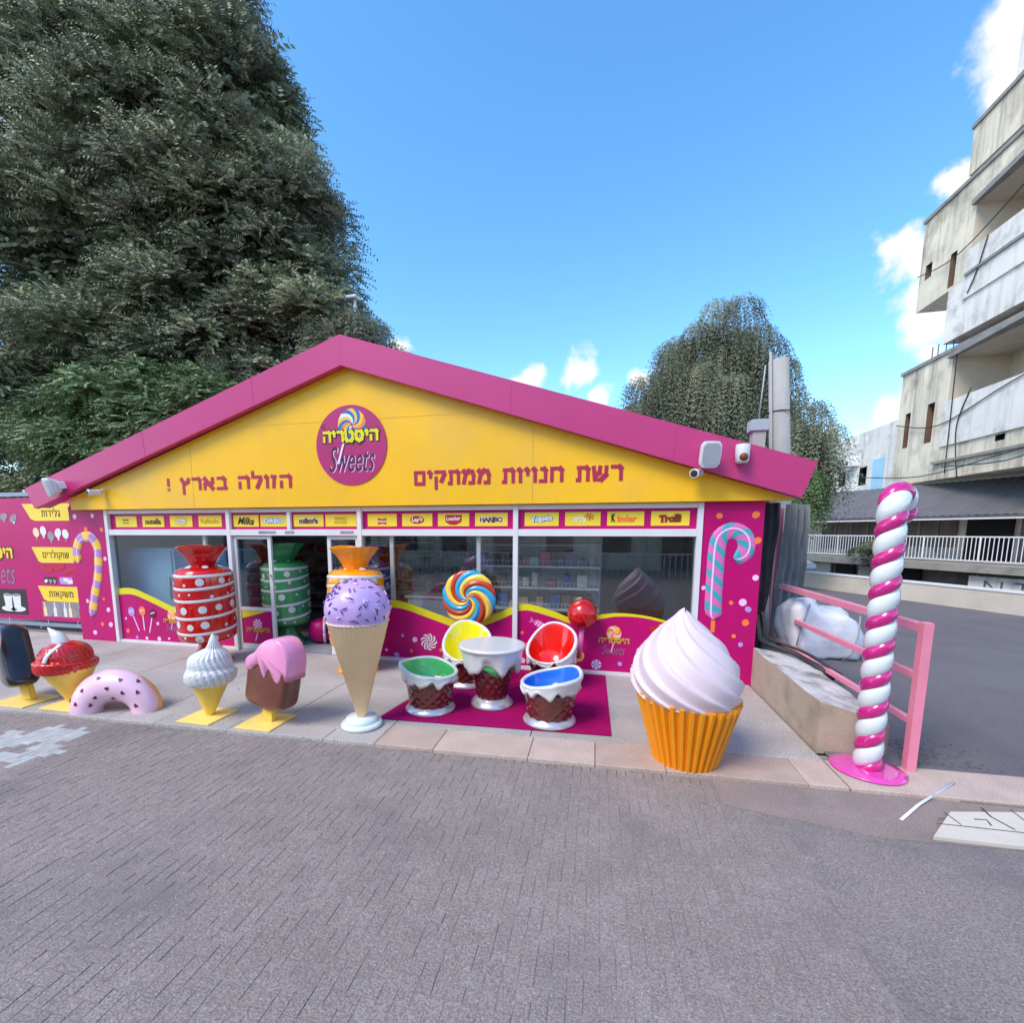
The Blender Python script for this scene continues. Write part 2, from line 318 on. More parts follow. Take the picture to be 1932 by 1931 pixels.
K['orangeg'] = mat('glossy_orange', lin((250, 156, 10)), **G_)
K['blueg'] = mat('glossy_blue', lin((40, 70, 190)), **G_)
K['whiteg'] = mat('glossy_white', (.68, .68, .69), rough=.25, coat=.3, var=.04, vs=3)
K['icing'] = mat('icing_white', (.68, .70, .70), rough=.28, coat=.4, var=.04, vs=5)
K['cane'] = mat('cane_white', (.74, .80, .82), rough=.15, coat=.6, var=.03)
K['caneP'] = mat('cane_magenta', lin((205, 30, 130)), rough=.12, coat=.8, var=.06, vs=6)
K['discP'] = mat('magenta_base_gloss', lin((225, 70, 175)), rough=.08, coat=1.0, var=.03)
K['lav'] = mat('lavender_ice_cream', lin((196, 164, 224)), rough=.35, coat=.2, var=.08, vs=6, bump=.6, bs=9)
K['coneb'] = mat('tan_cone', lin((252, 220, 172)), rough=.5, var=.05, vs=5)
K['coney'] = mat('yellow_cone', lin((240, 205, 92)), rough=.45, var=.05, vs=5)
K['plate'] = mat('yellow_base_plate', lin((246, 218, 120)), rough=.5, var=.05, vs=4, stain=.25, stcol=lin((225, 190, 100)), sts=6)
K['mint'] = mat('pale_mint_base', lin((218, 230, 230)), rough=.3, coat=.3, var=.03)
K['sprd'] = mat('purple_sprinkle', lin((92, 70, 130)), rough=.3, var=.03)
K['sprp'] = mat('pink_sprinkle', lin((240, 200, 240)), rough=.3, var=.03)
K['choc'] = mat('milk_chocolate', lin((112, 62, 52)), rough=.38, coat=.25, var=.06, vs=4)
K['dchoc'] = mat('dark_chocolate', (.018, .014, .017), rough=.28, coat=.5, var=.2, vs=4)
K['pinki'] = mat('pink_icing', lin((238, 152, 198)), rough=.28, coat=.4, var=.05, vs=4)
K['donut'] = mat('donut_icing', lin((240, 198, 222)), rough=.3, coat=.4, var=.05, vs=3)
K['dough'] = mat('donut_dough', lin((240, 178, 110)), rough=.5, var=.1, vs=6)
K['heart'] = mat('dark_red_heart', lin((110, 20, 50)), rough=.3, var=.03)
K['silver'] = mat('silver_base', lin((205, 205, 212)), rough=.3, metal=.55, var=.06, vs=6)
K['waffle'] = mat('brown_waffle', lin((98, 36, 28)), rough=.2, coat=.9, var=.12, vs=9)
K['cup'] = mat('orange_cupcake_case', lin((246, 158, 18)), rough=.45, coat=.1, var=.06, vs=3)
K['cream'] = mat('pale_pink_cream', lin((220, 202, 210)), rough=.42, coat=.1, var=.06, vs=1.5)
K['seaty'] = mat('glossy_yellow', lin((240, 228, 20)), **G_)
K['seatr'] = mat('glossy_scarlet', lin((228, 24, 8)), **G_)
K['seatg'] = mat('seat_green', lin((80, 190, 105)), **G_)
K['seatb'] = mat('seat_blue', lin((28, 110, 210)), **G_)
K['camw'] = mat('white_plastic', (.7, .7, .72), .35, .04)
K['grille'] = mat('pale_grey_grille', lin((170, 176, 180)), .5, .06, 5)
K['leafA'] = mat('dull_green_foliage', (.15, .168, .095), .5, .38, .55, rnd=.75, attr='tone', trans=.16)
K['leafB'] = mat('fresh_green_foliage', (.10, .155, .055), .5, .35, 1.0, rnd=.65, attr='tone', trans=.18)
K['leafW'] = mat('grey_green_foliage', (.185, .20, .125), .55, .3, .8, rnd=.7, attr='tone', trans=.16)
K['bark'] = mat('bark', (.09, .07, .055), .9, .2, 4, bump=.8, bs=14)
K['shelfw'] = mat('white_shelf_metal', (.6, .62, .64), .4, .06)
K['intw'] = mat('shop_inner_wall', lin((240, 240, 236)), .8, .08)
K['intf'] = mat('shop_floor_tile', lin((170, 170, 176)), .3, .1)
K['fridge'] = mat('pale_blue_display_freezer', lin((150, 195, 228)), .3, .08, 2)
K['fridged'] = mat('deep_blue_display_freezer', lin((30, 110, 165)), .3, .1, 2)
K['glass'] = glassmat('window_glass')
K['carp'] = mat('silver_blue_car_paint', lin((150, 168, 190)), .25, .04, metal=.4, coat=.6)
K['cglass'] = mat('dark_car_glass', (.03, .035, .04), .05, .02, coat=.5)
K['rubber'] = mat('tyre_rubber', (.02, .02, .02), .8, .1)
K['lamp'] = mat('clear_headlight', (.6, .62, .65), .1, .05, coat=1.0)
K['terra'] = mat('terracotta_pot', lin((190, 70, 35)), .6, .08)
K['teal'] = mat('teal_print', lin((70, 165, 180)), .4, .04)
K['pinkpr'] = mat('candy_pink_print', lin((225, 110, 180)), .4, .05)
K['lilacp'] = mat('lilac_print', lin((180, 130, 195)), .4, .05)
K['yelp'] = mat('golden_print', lin((246, 196, 60)), .4, .05)
K['skyb'] = mat('sky_blue_candy', lin((40, 165, 215)), rough=.25, coat=.4, var=.12, vs=12)
K['rustc'] = mat('rust_red_candy', lin((190, 62, 22)), rough=.25, coat=.4, var=.15, vs=12)
K['yelc'] = mat('butter_yellow_candy', lin((248, 206, 80)), rough=.25, coat=.4, var=.08, vs=12)

# ================================================================ SETTING
def kerbY(x): return 3.85+.04*(x+3)
m = M(); m.b2((-300, -300, -.4), (300, 300, -.06)); m.build('ground', K['asph2'], kind='structure')
street = M().b2((-9.6, -1.5, -.055), (1.5, 3.9, -.0395)).build('street', K['joint'], kind='structure')
st2 = M(); st2.add([(1.36, -6, -.036), (14, -6, -.036), (14, kerbY(14), -.036), (1.36, kerbY(1.36)+.02, -.036), (1.36, -6, -.059), (14, -6, -.059), (14, kerbY(14), -.059), (1.36, kerbY(1.36)+.02, -.059)],
    [(0, 1, 2, 3), (7, 6, 5, 4), (0, 4, 5, 1), (1, 5, 6, 2), (2, 6, 7, 3), (3, 7, 4, 0)]).build('road', K['asph2'], kind='structure')
# pavers : herringbone, nearest 300 as parts
def paver_mesh(lx, ly):
    mm = M(); g = .002; mm.box((0, 0, -.02), (lx-2*g, ly-2*g, .04), 0, None, .002); return mm
def zebra(x, y):
    for a, b, c, d in ((-5.72, 3.36, -5.12, 3.56), (-5.95, 3.20, -5.20, 3.36), (-6.6, 3.02, -5.45, 3.2), (-5.28, 3.02, -4.90, 3.2), (-5.5, 2.84, -5.02, 3.02), (-6.4, 2.66, -5.3, 2.84)):
        if a < x < c and b < y < d: return True
    return False
pv = []
wq = .075
for ix in range(-128, 18):
    for iy in range(-8, 54):
        k = (ix-iy) % 4
        if k == 0: x, y, o = (ix+1)*wq, (iy+.5)*wq, 0
        elif k == 3: x, y, o = (ix+.5)*wq, (iy+1)*wq, 1
        else: continue
        if (y-(.075 if o else .0375)) > kerbY(x)-.01: continue
        pv.append((x, y, o))
def vis(x, y):   # inside the picture, roughly
    f = Vector((-sin(R(13.3)), cos(R(13.3)))); p = Vector((x, y)); d = p.dot(f); s_ = p.dot(Vector((f.y, -f.x)))
    if d < .3: return 9
    return d if (abs(s_)/d < 1.12 and d > 1.55) else 9+d
pv.sort(key=lambda p: vis(p[0], p[1]))
me_cache = {}
for o_ in (0, 1):
    for wh in (0, 1):
        t_ = paver_mesh(.15, .075) if o_ == 0 else paver_mesh(.075, .15)
        ob = t_.build('paver', K['pavew'] if wh else K['pave'], street); me_cache[(o_, wh)] = ob.data
        ob.data.transform(Matrix.Translation(wloc(street))); bpy.data.objects.remove(ob)
rest = {0: [], 1: []}
zeb = [p for p in pv if zebra(p[0], p[1])]
parts = zeb+[p for p in pv if not zebra(p[0], p[1])][:300-len(zeb)]
ps = set(parts)
for x, y, o_ in parts:
    o = bpy.data.objects.new('paver', me_cache[(o_, 1 if zebra(x, y) else 0)]); C.objects.link(o); o.parent = street
    o.location = (x, y, -.036+random.uniform(-.0025, .0015)); o.rotation_euler = (random.uniform(-.008, .008), random.uniform(-.008, .008), random.uniform(-.008, .008))
mm = M(); tone = []
for x, y, o_ in pv:
    if (x, y, o_) in ps: continue
    d = (.146, .071, .04) if o_ == 0 else (.071, .146, .04)
    n0 = len(mm.v); rt = Matrix.Rotation(random.uniform(-.008, .008), 3, 'Z') @ Matrix.Rotation(random.uniform(-.008, .008), 3, 'X')
    mm.box((x, y, -.056+random.uniform(-.0025, .0015)), d, 0, rt, .002); tone += [random.random()]*(len(mm.v)-n0)
o = mm.build('paver_field', K['pavea'], street, recalc=False); o['kind'] = 'stuff'
at = o.data.attributes.new('tone', 'FLOAT', 'POINT'); at.data.foreach_set('value', tone)
# pavement slabs and kerb stones
pav = M().add([(-15.2, kerbY(-15.2), -.2), (2.05, kerbY(2.05), -.2), (2.05, 12.5, -.2), (-15.2, 12.5, -.2), (-15.2, kerbY(-15.2), -.034), (2.05, kerbY(2.05), -.034), (2.05, 12.5, -.034), (-15.2, 12.5, -.034)],
    [(0, 3, 2, 1), (4, 5, 6, 7), (0, 1, 5, 4), (1, 2, 6, 5), (2, 3, 7, 6), (3, 0, 4, 7)]).build('pavement', K['joint'], kind='structure')
def slab(poly, name, mt, z=0.0, parent=pav, th=.03):
    n = len(poly); g = .006; cx = sum(p[0] for p in poly)/n; cy = sum(p[1] for p in poly)/n
    ins = [(p[0]-math.copysign(g, p[0]-cx), p[1]-math.copysign(g, p[1]-cy)) for p in poly]
    V = [(*p, z-th) for p in poly]+[(*p, z-.005) for p in poly]+[(*p, z) for p in ins]
    F = [tuple(range(2*n, 3*n))]
    for r in (0, 1):
        for i in range(n): F.append((r*n+i, r*n+(i+1) % n, (r+1)*n+(i+1) % n, (r+1)*n+i))
    return M().add(V, F).build(name, mt, parent)
xs = [-15, -13.1, -11.3, -9.5, -7.9, -6.45, -4.9, -3.3, -2.06, -.6, .75, 2.045]
for a, b in zip(xs, xs[1:]):
    g = .004
    if b <= -2: k0, k1 = kerbY(a)+.26, kerbY(b)+.26
    else: k0, k1 = kerbY(a)+.46, kerbY(b)+.46
    slab([(a+g, k0), (b-g, k1), (b-g, 5.35), (a+g, 5.35)], 'slab', K['conc'])
    slab([(a+g, 5.358), (b-g, 5.358), (b-g, 6.9), (a+g, 6.9)], 'slab', K['conc'])
x = -15.0
while x < 2.04:
    L_ = random.choice([.6, .75, .9, 1.1]); x2 = min(x+L_, 2.04); x2 = -2.06 if x < -2.06 < x2 else x2; dp = .252 if x < -2.07 else .452
    slab([(x+.003, kerbY(x)), (x2-.003, kerbY(x2)), (x2-.003, kerbY(x2)+dp), (x+.003, kerbY(x)+dp)], 'kerb_stone', K['conc'] if x < -2.07 else K['kerb'], th=.09)
    x = x2
kp = M().add([(2.045, kerbY(2.045), -.02), (14, kerbY(14), -.02), (14, 5.2, -.02), (2.045, 4.66, -.02), (2.045, kerbY(2.045), -.2), (14, kerbY(14), -.2), (14, 5.2, -.2), (2.045, 4.66, -.2)],
    [(0, 1, 2, 3), (4, 5, 6, 7), (0, 1, 5, 4), (1, 2, 6, 5), (2, 3, 7, 6), (3, 0, 4, 7)]).build('verge', K['joint'], kind='structure')
x = 2.05
while x < 13:
    L_ = random.choice([.9, 1.2, 1.5]); x2 = x+L_
    slab([(x+.003, kerbY(x)), (x2-.003, kerbY(x2)), (x2-.003, kerbY(x2)+.47), (x+.003, kerbY(x)+.47)], 'kerb_stone', K['kerb'], z=.0, parent=kp, th=.056); x = x2
ap = M().add([(1.0, 3.62, -.030), (1.95, 3.45, -.030), (3.2, 3.55, -.030), (9, 3.75, -.030), (9, kerbY(9)-.003, -.030), (1.0, kerbY(1.0)-.003, -.030),
              (1.0, 3.62, -.05), (1.95, 3.45, -.05), (3.2, 3.55, -.05), (9, 3.75, -.05), (9, kerbY(9)-.003, -.05), (1.0, kerbY(1.0)-.003, -.05)],
    [(0, 1, 2, 3, 4, 5), (11, 10, 9, 8, 7, 6)]+[(i, i+6, (i+1) % 6+6, (i+1) % 6) for i in range(6)]).build('gutter_apron', K['apron'], kind='structure')
# parking asphalt (ramps up beside the shop)
def pz(y): 
    t = max(0, min(1, (y-4.5)/2.2)); return -.004+.31*(t*t*(3-2*t))
ys = [4.42, 4.6, 4.8, 5.0, 5.3, 5.6, 5.9, 6.3, 6.8, 9, 14, 30, 80]
xp = [2.12, 2.7, 3.2, 4, 6, 10, 20, 60]
m = M().grid(lambda i, j: (xp[i], ys[j]+(.035*(xp[i]-2.1) if j < 2 else 0), pz(ys[j])), len(xp)-1, len(ys)-1); m.build('parking_lot', K['asph'], recalc=False, kind='structure')
# ================================================================ SHOP
FY = 6.7
shop = thing('candy_shop', (-3.7, FY, 0), 'low magenta and yellow sweet shop with pitched roof and glass front', 'shop')
def plate(name, mt, x0, x1, z0, z1, y=FY, t=.05, parent=shop, bev=0.0, **k):
    return M().b2((x0, y-t, z0), (x1, y, z1), 0, bev).build(name, mt, parent, **k)
wl_ = plate('wall_panel', K['magenta'], -9.52, -8.68, 0, 2.5, FY+.02, .1)
wr_ = plate('wall_panel', K['magenta'], 1.34, 2.07, 0, 2.5, FY+.02, .1)
PF = FY-.08   # front of the wall panels
M().b2((-9.5, 6.73, 0), (-9.4, 11.6, 2.45)).build('side_wall', K['intw'], shop)
M().b2((1.95, 6.73, 0), (2.05, 11.6, 2.45)).build('side_wall', K['intw'], shop)
M().b2((-9.39, 11.5, 0), (1.94, 11.6, 2.45)).build('rear_wall', K['intw'], shop)
M().b2((-9.39, 6.74, 2.42), (1.94, 11.49, 2.47)).build('ceiling', K['intw'], shop)
M().b2((-9.39, 6.74, -.02), (1.94, 11.49, .012)).build('shop_floor', K['intf'], shop)
# roof + fascia
FL = [(-9.95, 2.46), (-3.70, 4.44), (-3.70, 4.86), (-10.12, 2.82)]
FR = [(-3.70, 4.44), (2.38, 2.45), (2.52, 2.87), (-3.70, 4.86)]
fl = M().prism(FL, 6.37, 6.45).build('fascia', K['fascia'], shop); fr = M().prism([(p[0]+(.002 if p[0] == -3.7 else 0), p[1]) for p in FR], 6.37, 6.45).build('fascia', K['fascia'], shop)
M().prism([(-9.95, 2.478), (-3.70, 4.458), (-3.70, 4.50), (-9.98, 2.52)], 6.452, 6.62).build('soffit', K['fascia'], shop)
M().prism([(2.38, 2.468), (-3.698, 4.458), (-3.698, 4.50), (2.40, 2.51)], 6.452, 6.62).build('soffit', K['fascia'], shop)
M().prism([(-10.08, 2.80), (-3.70, 4.83), (-3.70, 4.77), (-10.06, 2.74)], 6.454, 12).build('roof', K['fascia'], shop)
M().prism([(2.48, 2.85), (-3.698, 4.83), (-3.698, 4.77), (2.46, 2.79)], 6.454, 12).build('roof', K['fascia'], shop)
# joints in the fascia: thin cover strips
for (x, z), s_ in (((-7.36, 3.28), .317), ((-5.2, 3.97), .317), ((-1.2, 3.62), -.3275), ((.9, 2.93), -.3275)):
    M().prism([(x-.006, z+.02), (x+.006, z+.02), (x+.006-.02*(1 if s_ > 0 else -1), z+.41), (x-.006-.02*(1 if s_ > 0 else -1), z+.41)], 6.367, 6.369).build('fascia_joint', K['fascia'], shop)
gab = M().prism([(-9.3, 2.435), (2.34, 2.435), (2.34, 2.46), (-3.70, 4.456), (-9.3, 2.64)], 6.52, 6.66).build('gable_sign', K['yellow'], shop)
GY = 6.52
for x in (-6.6, -.9): M().b2((x-.004, GY-.002, 2.45), (x+.004, GY-.0005, 4.40-(abs(x+3.7))*.33)).build('panel_joint', K['mustard'], gab)
M().b2((-5.9, GY-.002, 3.70), (-1.6, GY-.0005, 3.705)).build('panel_joint', K['mustard'], gab)
hebtext(None, 'רשת חנויות ממתקים', -2.66, .30, 2.72, 2.925, GY-.001, w=.24, letters=(K['redlet'], gab))
hebtext(None, 'הזולה בארץ !', -7.12, -4.71, 2.73, 2.935, GY-.001, w=.24, letters=(K['redlet'], gab))
# emblem
EX, EZ, ER = -3.655, 3.335, .585
emb = ell(M(), EX, EZ, ER, ER, GY-.002, t=.012, n=64).build('emblem', mat('emblem_disc', lin((176, 40, 105)), .4, .08, 2), shop)
EY = GY-.0145
m = M(); cx, cz, rr = EX+.03, EZ+.30, .235
nS = 14
cols = [0, 1, 0, 2]
for k in range(nS):
    a0 = 2*pi*k/nS; P = []
    for q in range(8): t = q/7; a = a0+1.5*t; P.append((cx+rr*(.08+.92*t)*cos(a), cz+rr*(.08+.92*t)*sin(a)))
    for q in range(7, -1, -1): t = q/7; a = a0+1.5*t+2*pi/nS*.98; P.append((cx+rr*(.08+.92*t)*cos(a), cz+rr*(.08+.92*t)*sin(a)))
    m.prism(P, EY-.003, EY, [0, 1, 2, 0, 1, 3][k % 6])
m.build('lollipop_print', [K['yelp'], K['bluep'], K['whitei'], K['orangep']], emb)
m = M(); hebtext(m, 'היסטריה', EX-.46, EX+.455, EZ+.045, EZ+.215, EY-.003, 0, w=.42, t=.002)
hebtext(m, 'היסטריה', EX-.46, EX+.455, EZ+.05, EZ+.215, EY-.008, 1, w=.27, t=.003); m.build('lettering', [K['blacki'], K['wave']], emb)
m = M(); textmesh(m, 'Sweets', EX-.36, EX+.40, EZ-.40, EZ-.02, EY-.001, 0, shear=.35, bold=.012); textmesh(m, 'Sweets', EX-.372, EX+.388, EZ-.39, EZ-.012, EY-.006, 1, shear=.35, bold=.004, t=.002)
m.build('lettering', [K['print'], K['scriptd']], emb)
M().prism([(EX-.13, EZ+.03), (EX-.10, EZ+.03), (EX-.20, EZ-.27), (EX-.235, EZ-.27)], EY-.012, EY-.009).build('lollipop_stick', K['whitei'], emb)
m = M(); ell(m, EX-.45, EZ+.29, .035, .035, EY, 0, .002); ell(m, EX-.45, EZ+.29, .029, .029, EY-.002, 1, .002); textmesh(m, 'R', EX-.465, EX-.435, EZ+.272, EZ+.308, EY-.004, 0, t=.001)
m.build('trademark_sign', [K['blacki'], emb.data.materials[0]], emb)
# frames
fw = .07
def bar(x0, x1, z0, z1, y=FY, t=.09, name='frame_bar', parent=shop, bev=.004): return M().b2((x0, y-t, z0), (x1, y, z1), 0, bev).build(name, K['white'], parent)
for x in (-8.64, -6.04, -3.62, -1.15, 1.31): bar(x-fw/2, x+fw/2, 0, 2.43, t=.10, name='mullion')
bar(-4.88-.03, -4.88+.03, 2.082, 2.358, name='mullion')
edges = [-8.605, -6.075, -3.655, -1.185, 1.275]; e0 = [-8.605, -6.005, -3.585, -1.115]; e1 = [-6.075, -3.655, -1.185, 1.275]
for a, b in zip(e0, e1):
    bar(a+.001, b-.001, 2.36, 2.428, t=.085); bar(a+.001, b-.001, 1.98, 2.08, t=.095)
for a, b in ((e0[0], e1[0]), (e0[2], e1[2]), (e0[3], e1[3])): bar(a+.001, b-.001, 0, .05)
M().b2((e0[1], FY-.06, 0), (e1[1], FY+.06, .02)).build('door_track', K['silver'], shop)
# transom panels + brand plates
TP = [(-8.605, -6.075), (-6.005, -4.911), (-4.849, -3.655), (-3.585, -1.185), (-1.115, 1.275)]
for a, b in TP: plate('transom_panel', K['magenta'], a+.001, b-.001, 2.081, 2.359, FY-.01, .03)
SY = FY-.041
def brand(x0, x1, fn=None):
    p = M().b2((x0, SY-.006, 2.125), (x1, SY, 2.318)).build('brand_plate', K['paleyellow'], shop)
    if fn: fn(p, (x0+x1)/2, 2.2215)
    return p
BY = SY-.0065
def tx(body, w_, h, mt, bold=.02, shear=0.0, dz=0.0, dx=0.0, rot=0.0, outline=None):
    def f(p, cx, cz):
        m = M(); mats = [mt]
        if outline: mats.append(outline); textmesh(m, body, cx-w_/2-.008+dx, cx+w_/2+.008+dx, cz-h/2-.008+dz, cz+h/2+.008+dz, BY, 1, shear, bold+.09, .002, rot)
        textmesh(m, body, cx-w_/2+dx, cx+w_/2+dx, cz-h/2+dz, cz+h/2+dz, BY-.002, 0, shear, bold, .002, rot); m.build('lettering', mats, p)
    return f
def multi(*fs):
    def f(p, cx, cz):
        for g in fs: g(p, cx, cz)
    return f
def blob(mt, rx, rz, t=.002, dz=0, dx=0):
    def f(p, cx, cz): ell(M(), cx+dx, cz+dz, rx, rz, BY, t=t).build('print', mt, p)
    return f
def bow(mt):
    def f(p, cx, cz): M().prism([(cx-.075, cz+.03), (cx, cz+.018), (cx+.075, cz+.03), (cx+.065, cz-.02), (cx+.075, cz-.07), (cx, cz-.055), (cx-.075, cz-.07), (cx-.065, cz-.02)], BY-.0018, BY).build('print', mt, p)
    return f
def shield(mt):
    def f(p, cx, cz): M().prism([(cx-.13, cz+.07), (cx+.13, cz+.07), (cx+.125, cz-.03), (cx+.06, cz-.07), (cx, cz-.08), (cx-.06, cz-.07), (cx-.125, cz-.03)], BY-.0018, BY).build('print', mt, p)
    return f
def star(mt):
    def f(p, cx, cz):
        m = M()
        for k in range(7):
            a = k*2*pi/7+.3; m.prism([(cx+.09, cz+.03), (cx+.09+.06*cos(a-.2), cz+.03+.05*sin(a-.2)), (cx+.09+.07*cos(a+.2), cz+.03+.05*sin(a+.2))], BY-.0018-k*.0001, BY)
        m.build('print', mt, p)
    return f
W = .40
def row(a, b, n, gap, fns):
    w_ = (b-a-gap*(n+1))/n
    for i in range(n): brand(a+gap+i*(w_+gap), a+gap+i*(w_+gap)+w_, fns[i])
row(*TP[0], 4, .13, [multi(tx('Emek', .13, .03, K['brownl'], dz=.03), tx('Hashaveh', .13, .035, K['orangep'], dz=-.02)), tx('nutella', .34, .10, K['brownl'], .03),
    multi(blob(K['brownl'], .13, .082, .001), blob(K['paleyellow'], .124, .077, .0014), blob(K['brownl'], .096, .05, .0018), blob(K['whitei'], .088, .04, .0022), tx('Bueno', .11, .035, K['redp'], .02)), tx('Raffaello', .36, .075, K['mustard'], 0)])
row(*TP[1], 2, .035, [tx('Milka', .32, .12, K['blacki'], .02, .4, rot=-.04), tx('OREO', .36, .075, K['whitei'], .04, outline=K['bluep'])])
row(*TP[2], 2, .035, [tx("m&m's", .34, .10, K['brownl'], .05, outline=K['whitei']), multi(tx('FERRERO', .22, .045, K['mustard'], .02, dz=.03), tx('ROCHER', .22, .045, K['mustard'], .02, dz=-.03))])
row(*TP[3], 4, .09, [multi(bow(K['redp']), tx('PRINGLES', .12, .035, K['whitei'], .03, dz=-.02)), multi(blob(K['redp'], .115, .06), tx("Lay's", .18, .08, K['whitei'], .04, .15, rot=.08)),
    multi(shield(K['redp']), tx('Loacker', .22, .06, K['whitei'], .03, dz=.02, rot=.03)), tx('HARIBO', .34, .075, K['brownl'], .04, outline=K['whitei'])])
row(*TP[4], 4, .09, [tx('Yogueta', .30, .10, K['whitei'], .04, rot=.1, outline=K['bluep']), multi(star(K['redp']), (lambda p, cx, cz: hebtext(M(), 'עלית', cx-.13, cx+.05, cz-.045, cz+.02, BY, w=.2, t=.002).build('lettering', K['whitei'], p))),
    multi(tx('K', .055, .11, K['blacki'], .06, dx=-.16, dz=.012), tx('inder', .26, .09, K['orangep'], .05, dx=.02)), tx('Trolli', .28, .10, K['brownl'], .06, .1, rot=.05, outline=K['orangep'])])
# stickers on the lower transom bar
for x0, x1 in ((-5.45, -5.12), (-4.95, -4.78), (-3.95, -3.72)): M().b2((x0, FY-.0975, 2.01), (x1, FY-.0955, 2.055)).build('sticker', K['greyp'], shop)
# glass panes
def pane(x0, x1, z0, z1, y=FY-.03, parent=shop): return M().b2((x0, y, z0), (x1, y+.006, z1)).build('window_pane', K['glass'], parent)
pane(-8.60, -6.08, .052, 1.978); pane(-3.58, -1.19, .052, 1.978); pane(-1.11, 1.27, .052, 1.978)
for x, z0 in ((-6.62, .052), (-3.12, .052), (-1.72, .052)): bar(x-.03, x+.03, z0, 1.977, y=FY+.03, t=.05, name='inner_frame_bar')
# wave panels
def wavepanel(ctrl, th):
    top = smooth_poly(ctrl, 8, False); x0, x1 = top[0][0], top[-1][0]
    yb = FY-.033
    p = M().prism([(x1, .052), (x0, .052)]+[(x, z-th(x)) for x, z in top], yb-.006, yb).build('wave_panel', K['magenta'], shop)
    m = M(); n = len(top); V = []; F = []
    for yy in (yb-.008, yb):
        for x, z in top: V += [(x, yy, z-th(x)), (x, yy, z)]
    for i in range(n-1):
        F += [(2*i, 2*i+2, 2*i+3, 2*i+1), (2*n+2*i+1, 2*n+2*i+3, 2*n+2*i+2, 2*n+2*i), (2*i+1, 2*i+3, 2*n+2*i+3, 2*n+2*i+1), (2*i, 2*n+2*i, 2*n+2*i+2, 2*i+2)]
    m.add(V, F).build('wave_band', K['wave'], p); return p
w1 = wavepanel([(-8.6, 1.0), (-8.25, 1.01), (-7.8, .86), (-7.35, .70), (-6.98, .74), (-6.65, 1.0), (-6.08, 1.02)], lambda x: .115)
w3 = wavepanel([(-3.58, .90), (-3.3, .96), (-2.95, .955), (-2.4, .79), (-1.95, .67), (-1.55, .78), (-1.19, .945)], lambda x: .115)
w4 = wavepanel([(-1.11, .97), (-.94, .985), (-.6, .90), (-.28, .80), (.1, .875), (.35, .905), (.75, .87), (1.27, .74)], lambda x: .095-.06*max(0, min(1, (x+.6)/1.2)))
WY = FY-.041
def dots(lst, y, parent, t=.003):
    for x, z, r_, c_ in lst: ell(M(), x, z, r_*random.uniform(.8, 1.0), r_*random.uniform(.7, .95), y, t=t, ang=random.uniform(0, 3)).build('confetti_print', K[c_], parent)
rnd = random.Random(3)
def rdots(x0, x1, zf, n, y, parent, avoid=()):
    L_ = []; tries = 0
    while len(L_) < n and tries < 500:
        tries += 1; x = rnd.uniform(x0, x1); z = rnd.uniform(.08, zf(x))
        if any((x-a)**2+(z-b)**2 < .035 for a, b, _, _ in L_) or any(abs(x-a) < rr_ and abs(z-b) < rr_ for a, b, rr_ in avoid): continue
        L_.append((x, z, rnd.choice([.028, .035, .045]), rnd.choice(['print', 'orangep', 'lavp', 'print'])))
    dots(L_, y, parent)
rdots(-8.5, -6.95, lambda x: .55, 14, WY, w1, ((-8.1, .4, .3), (-7.45, .38, .25)))
rdots(-6.5, -6.15, lambda x: .75, 5, WY, w1)
rdots(-3.5, -1.3, lambda x: .55, 13, WY, w3, ((-2.52, .33, .2),))
rdots(-1.05, 1.2, lambda x: .68, 14, WY, w4, ((.26, .48, .3), (-.2, .5, .28), (-.78, .7, .2), (.91, .73, .22)))
dots([(1.54, 2.25, .045, 'orangep'), (1.97, 2.26, .05, 'orangep'), (2.01, 1.93, .05, 'orangep'), (2.02, 1.45, .045, 'print'), (1.75, 1.11, .035, 'orangep'), (1.89, 1.12, .05, 'print'), (1.96, 1.03, .05, 'lavp'), (1.94, .85, .05, 'orangep'), (1.81, .66, .03, 'orangep'), (1.9, .55, .04, 'lavp'), (1.45, .7, .05, 'lavp'), (1.40, 1.3, .03, 'print')], PF, wr_)
dots([(-9.38, 2.32, .05, 'print'), (-8.96, 2.33, .05, 'print'), (-9.15, 2.09, .05, 'orangep'), (-8.78, 2.08, .045, 'orangep'), (-8.77, 1.55, .045, 'print'), (-8.9, .8, .03, 'orangep'), (-8.82, .6, .05, 'print'), (-9.0, .32, .04, 'orangep'), (-8.8, .32, .05, 'print'), (-9.3, .75, .04, 'print'), (-9.2, .15, .05, 'print'), (-9.4, 1.9, .03, 'orangep')], PF, wl_)
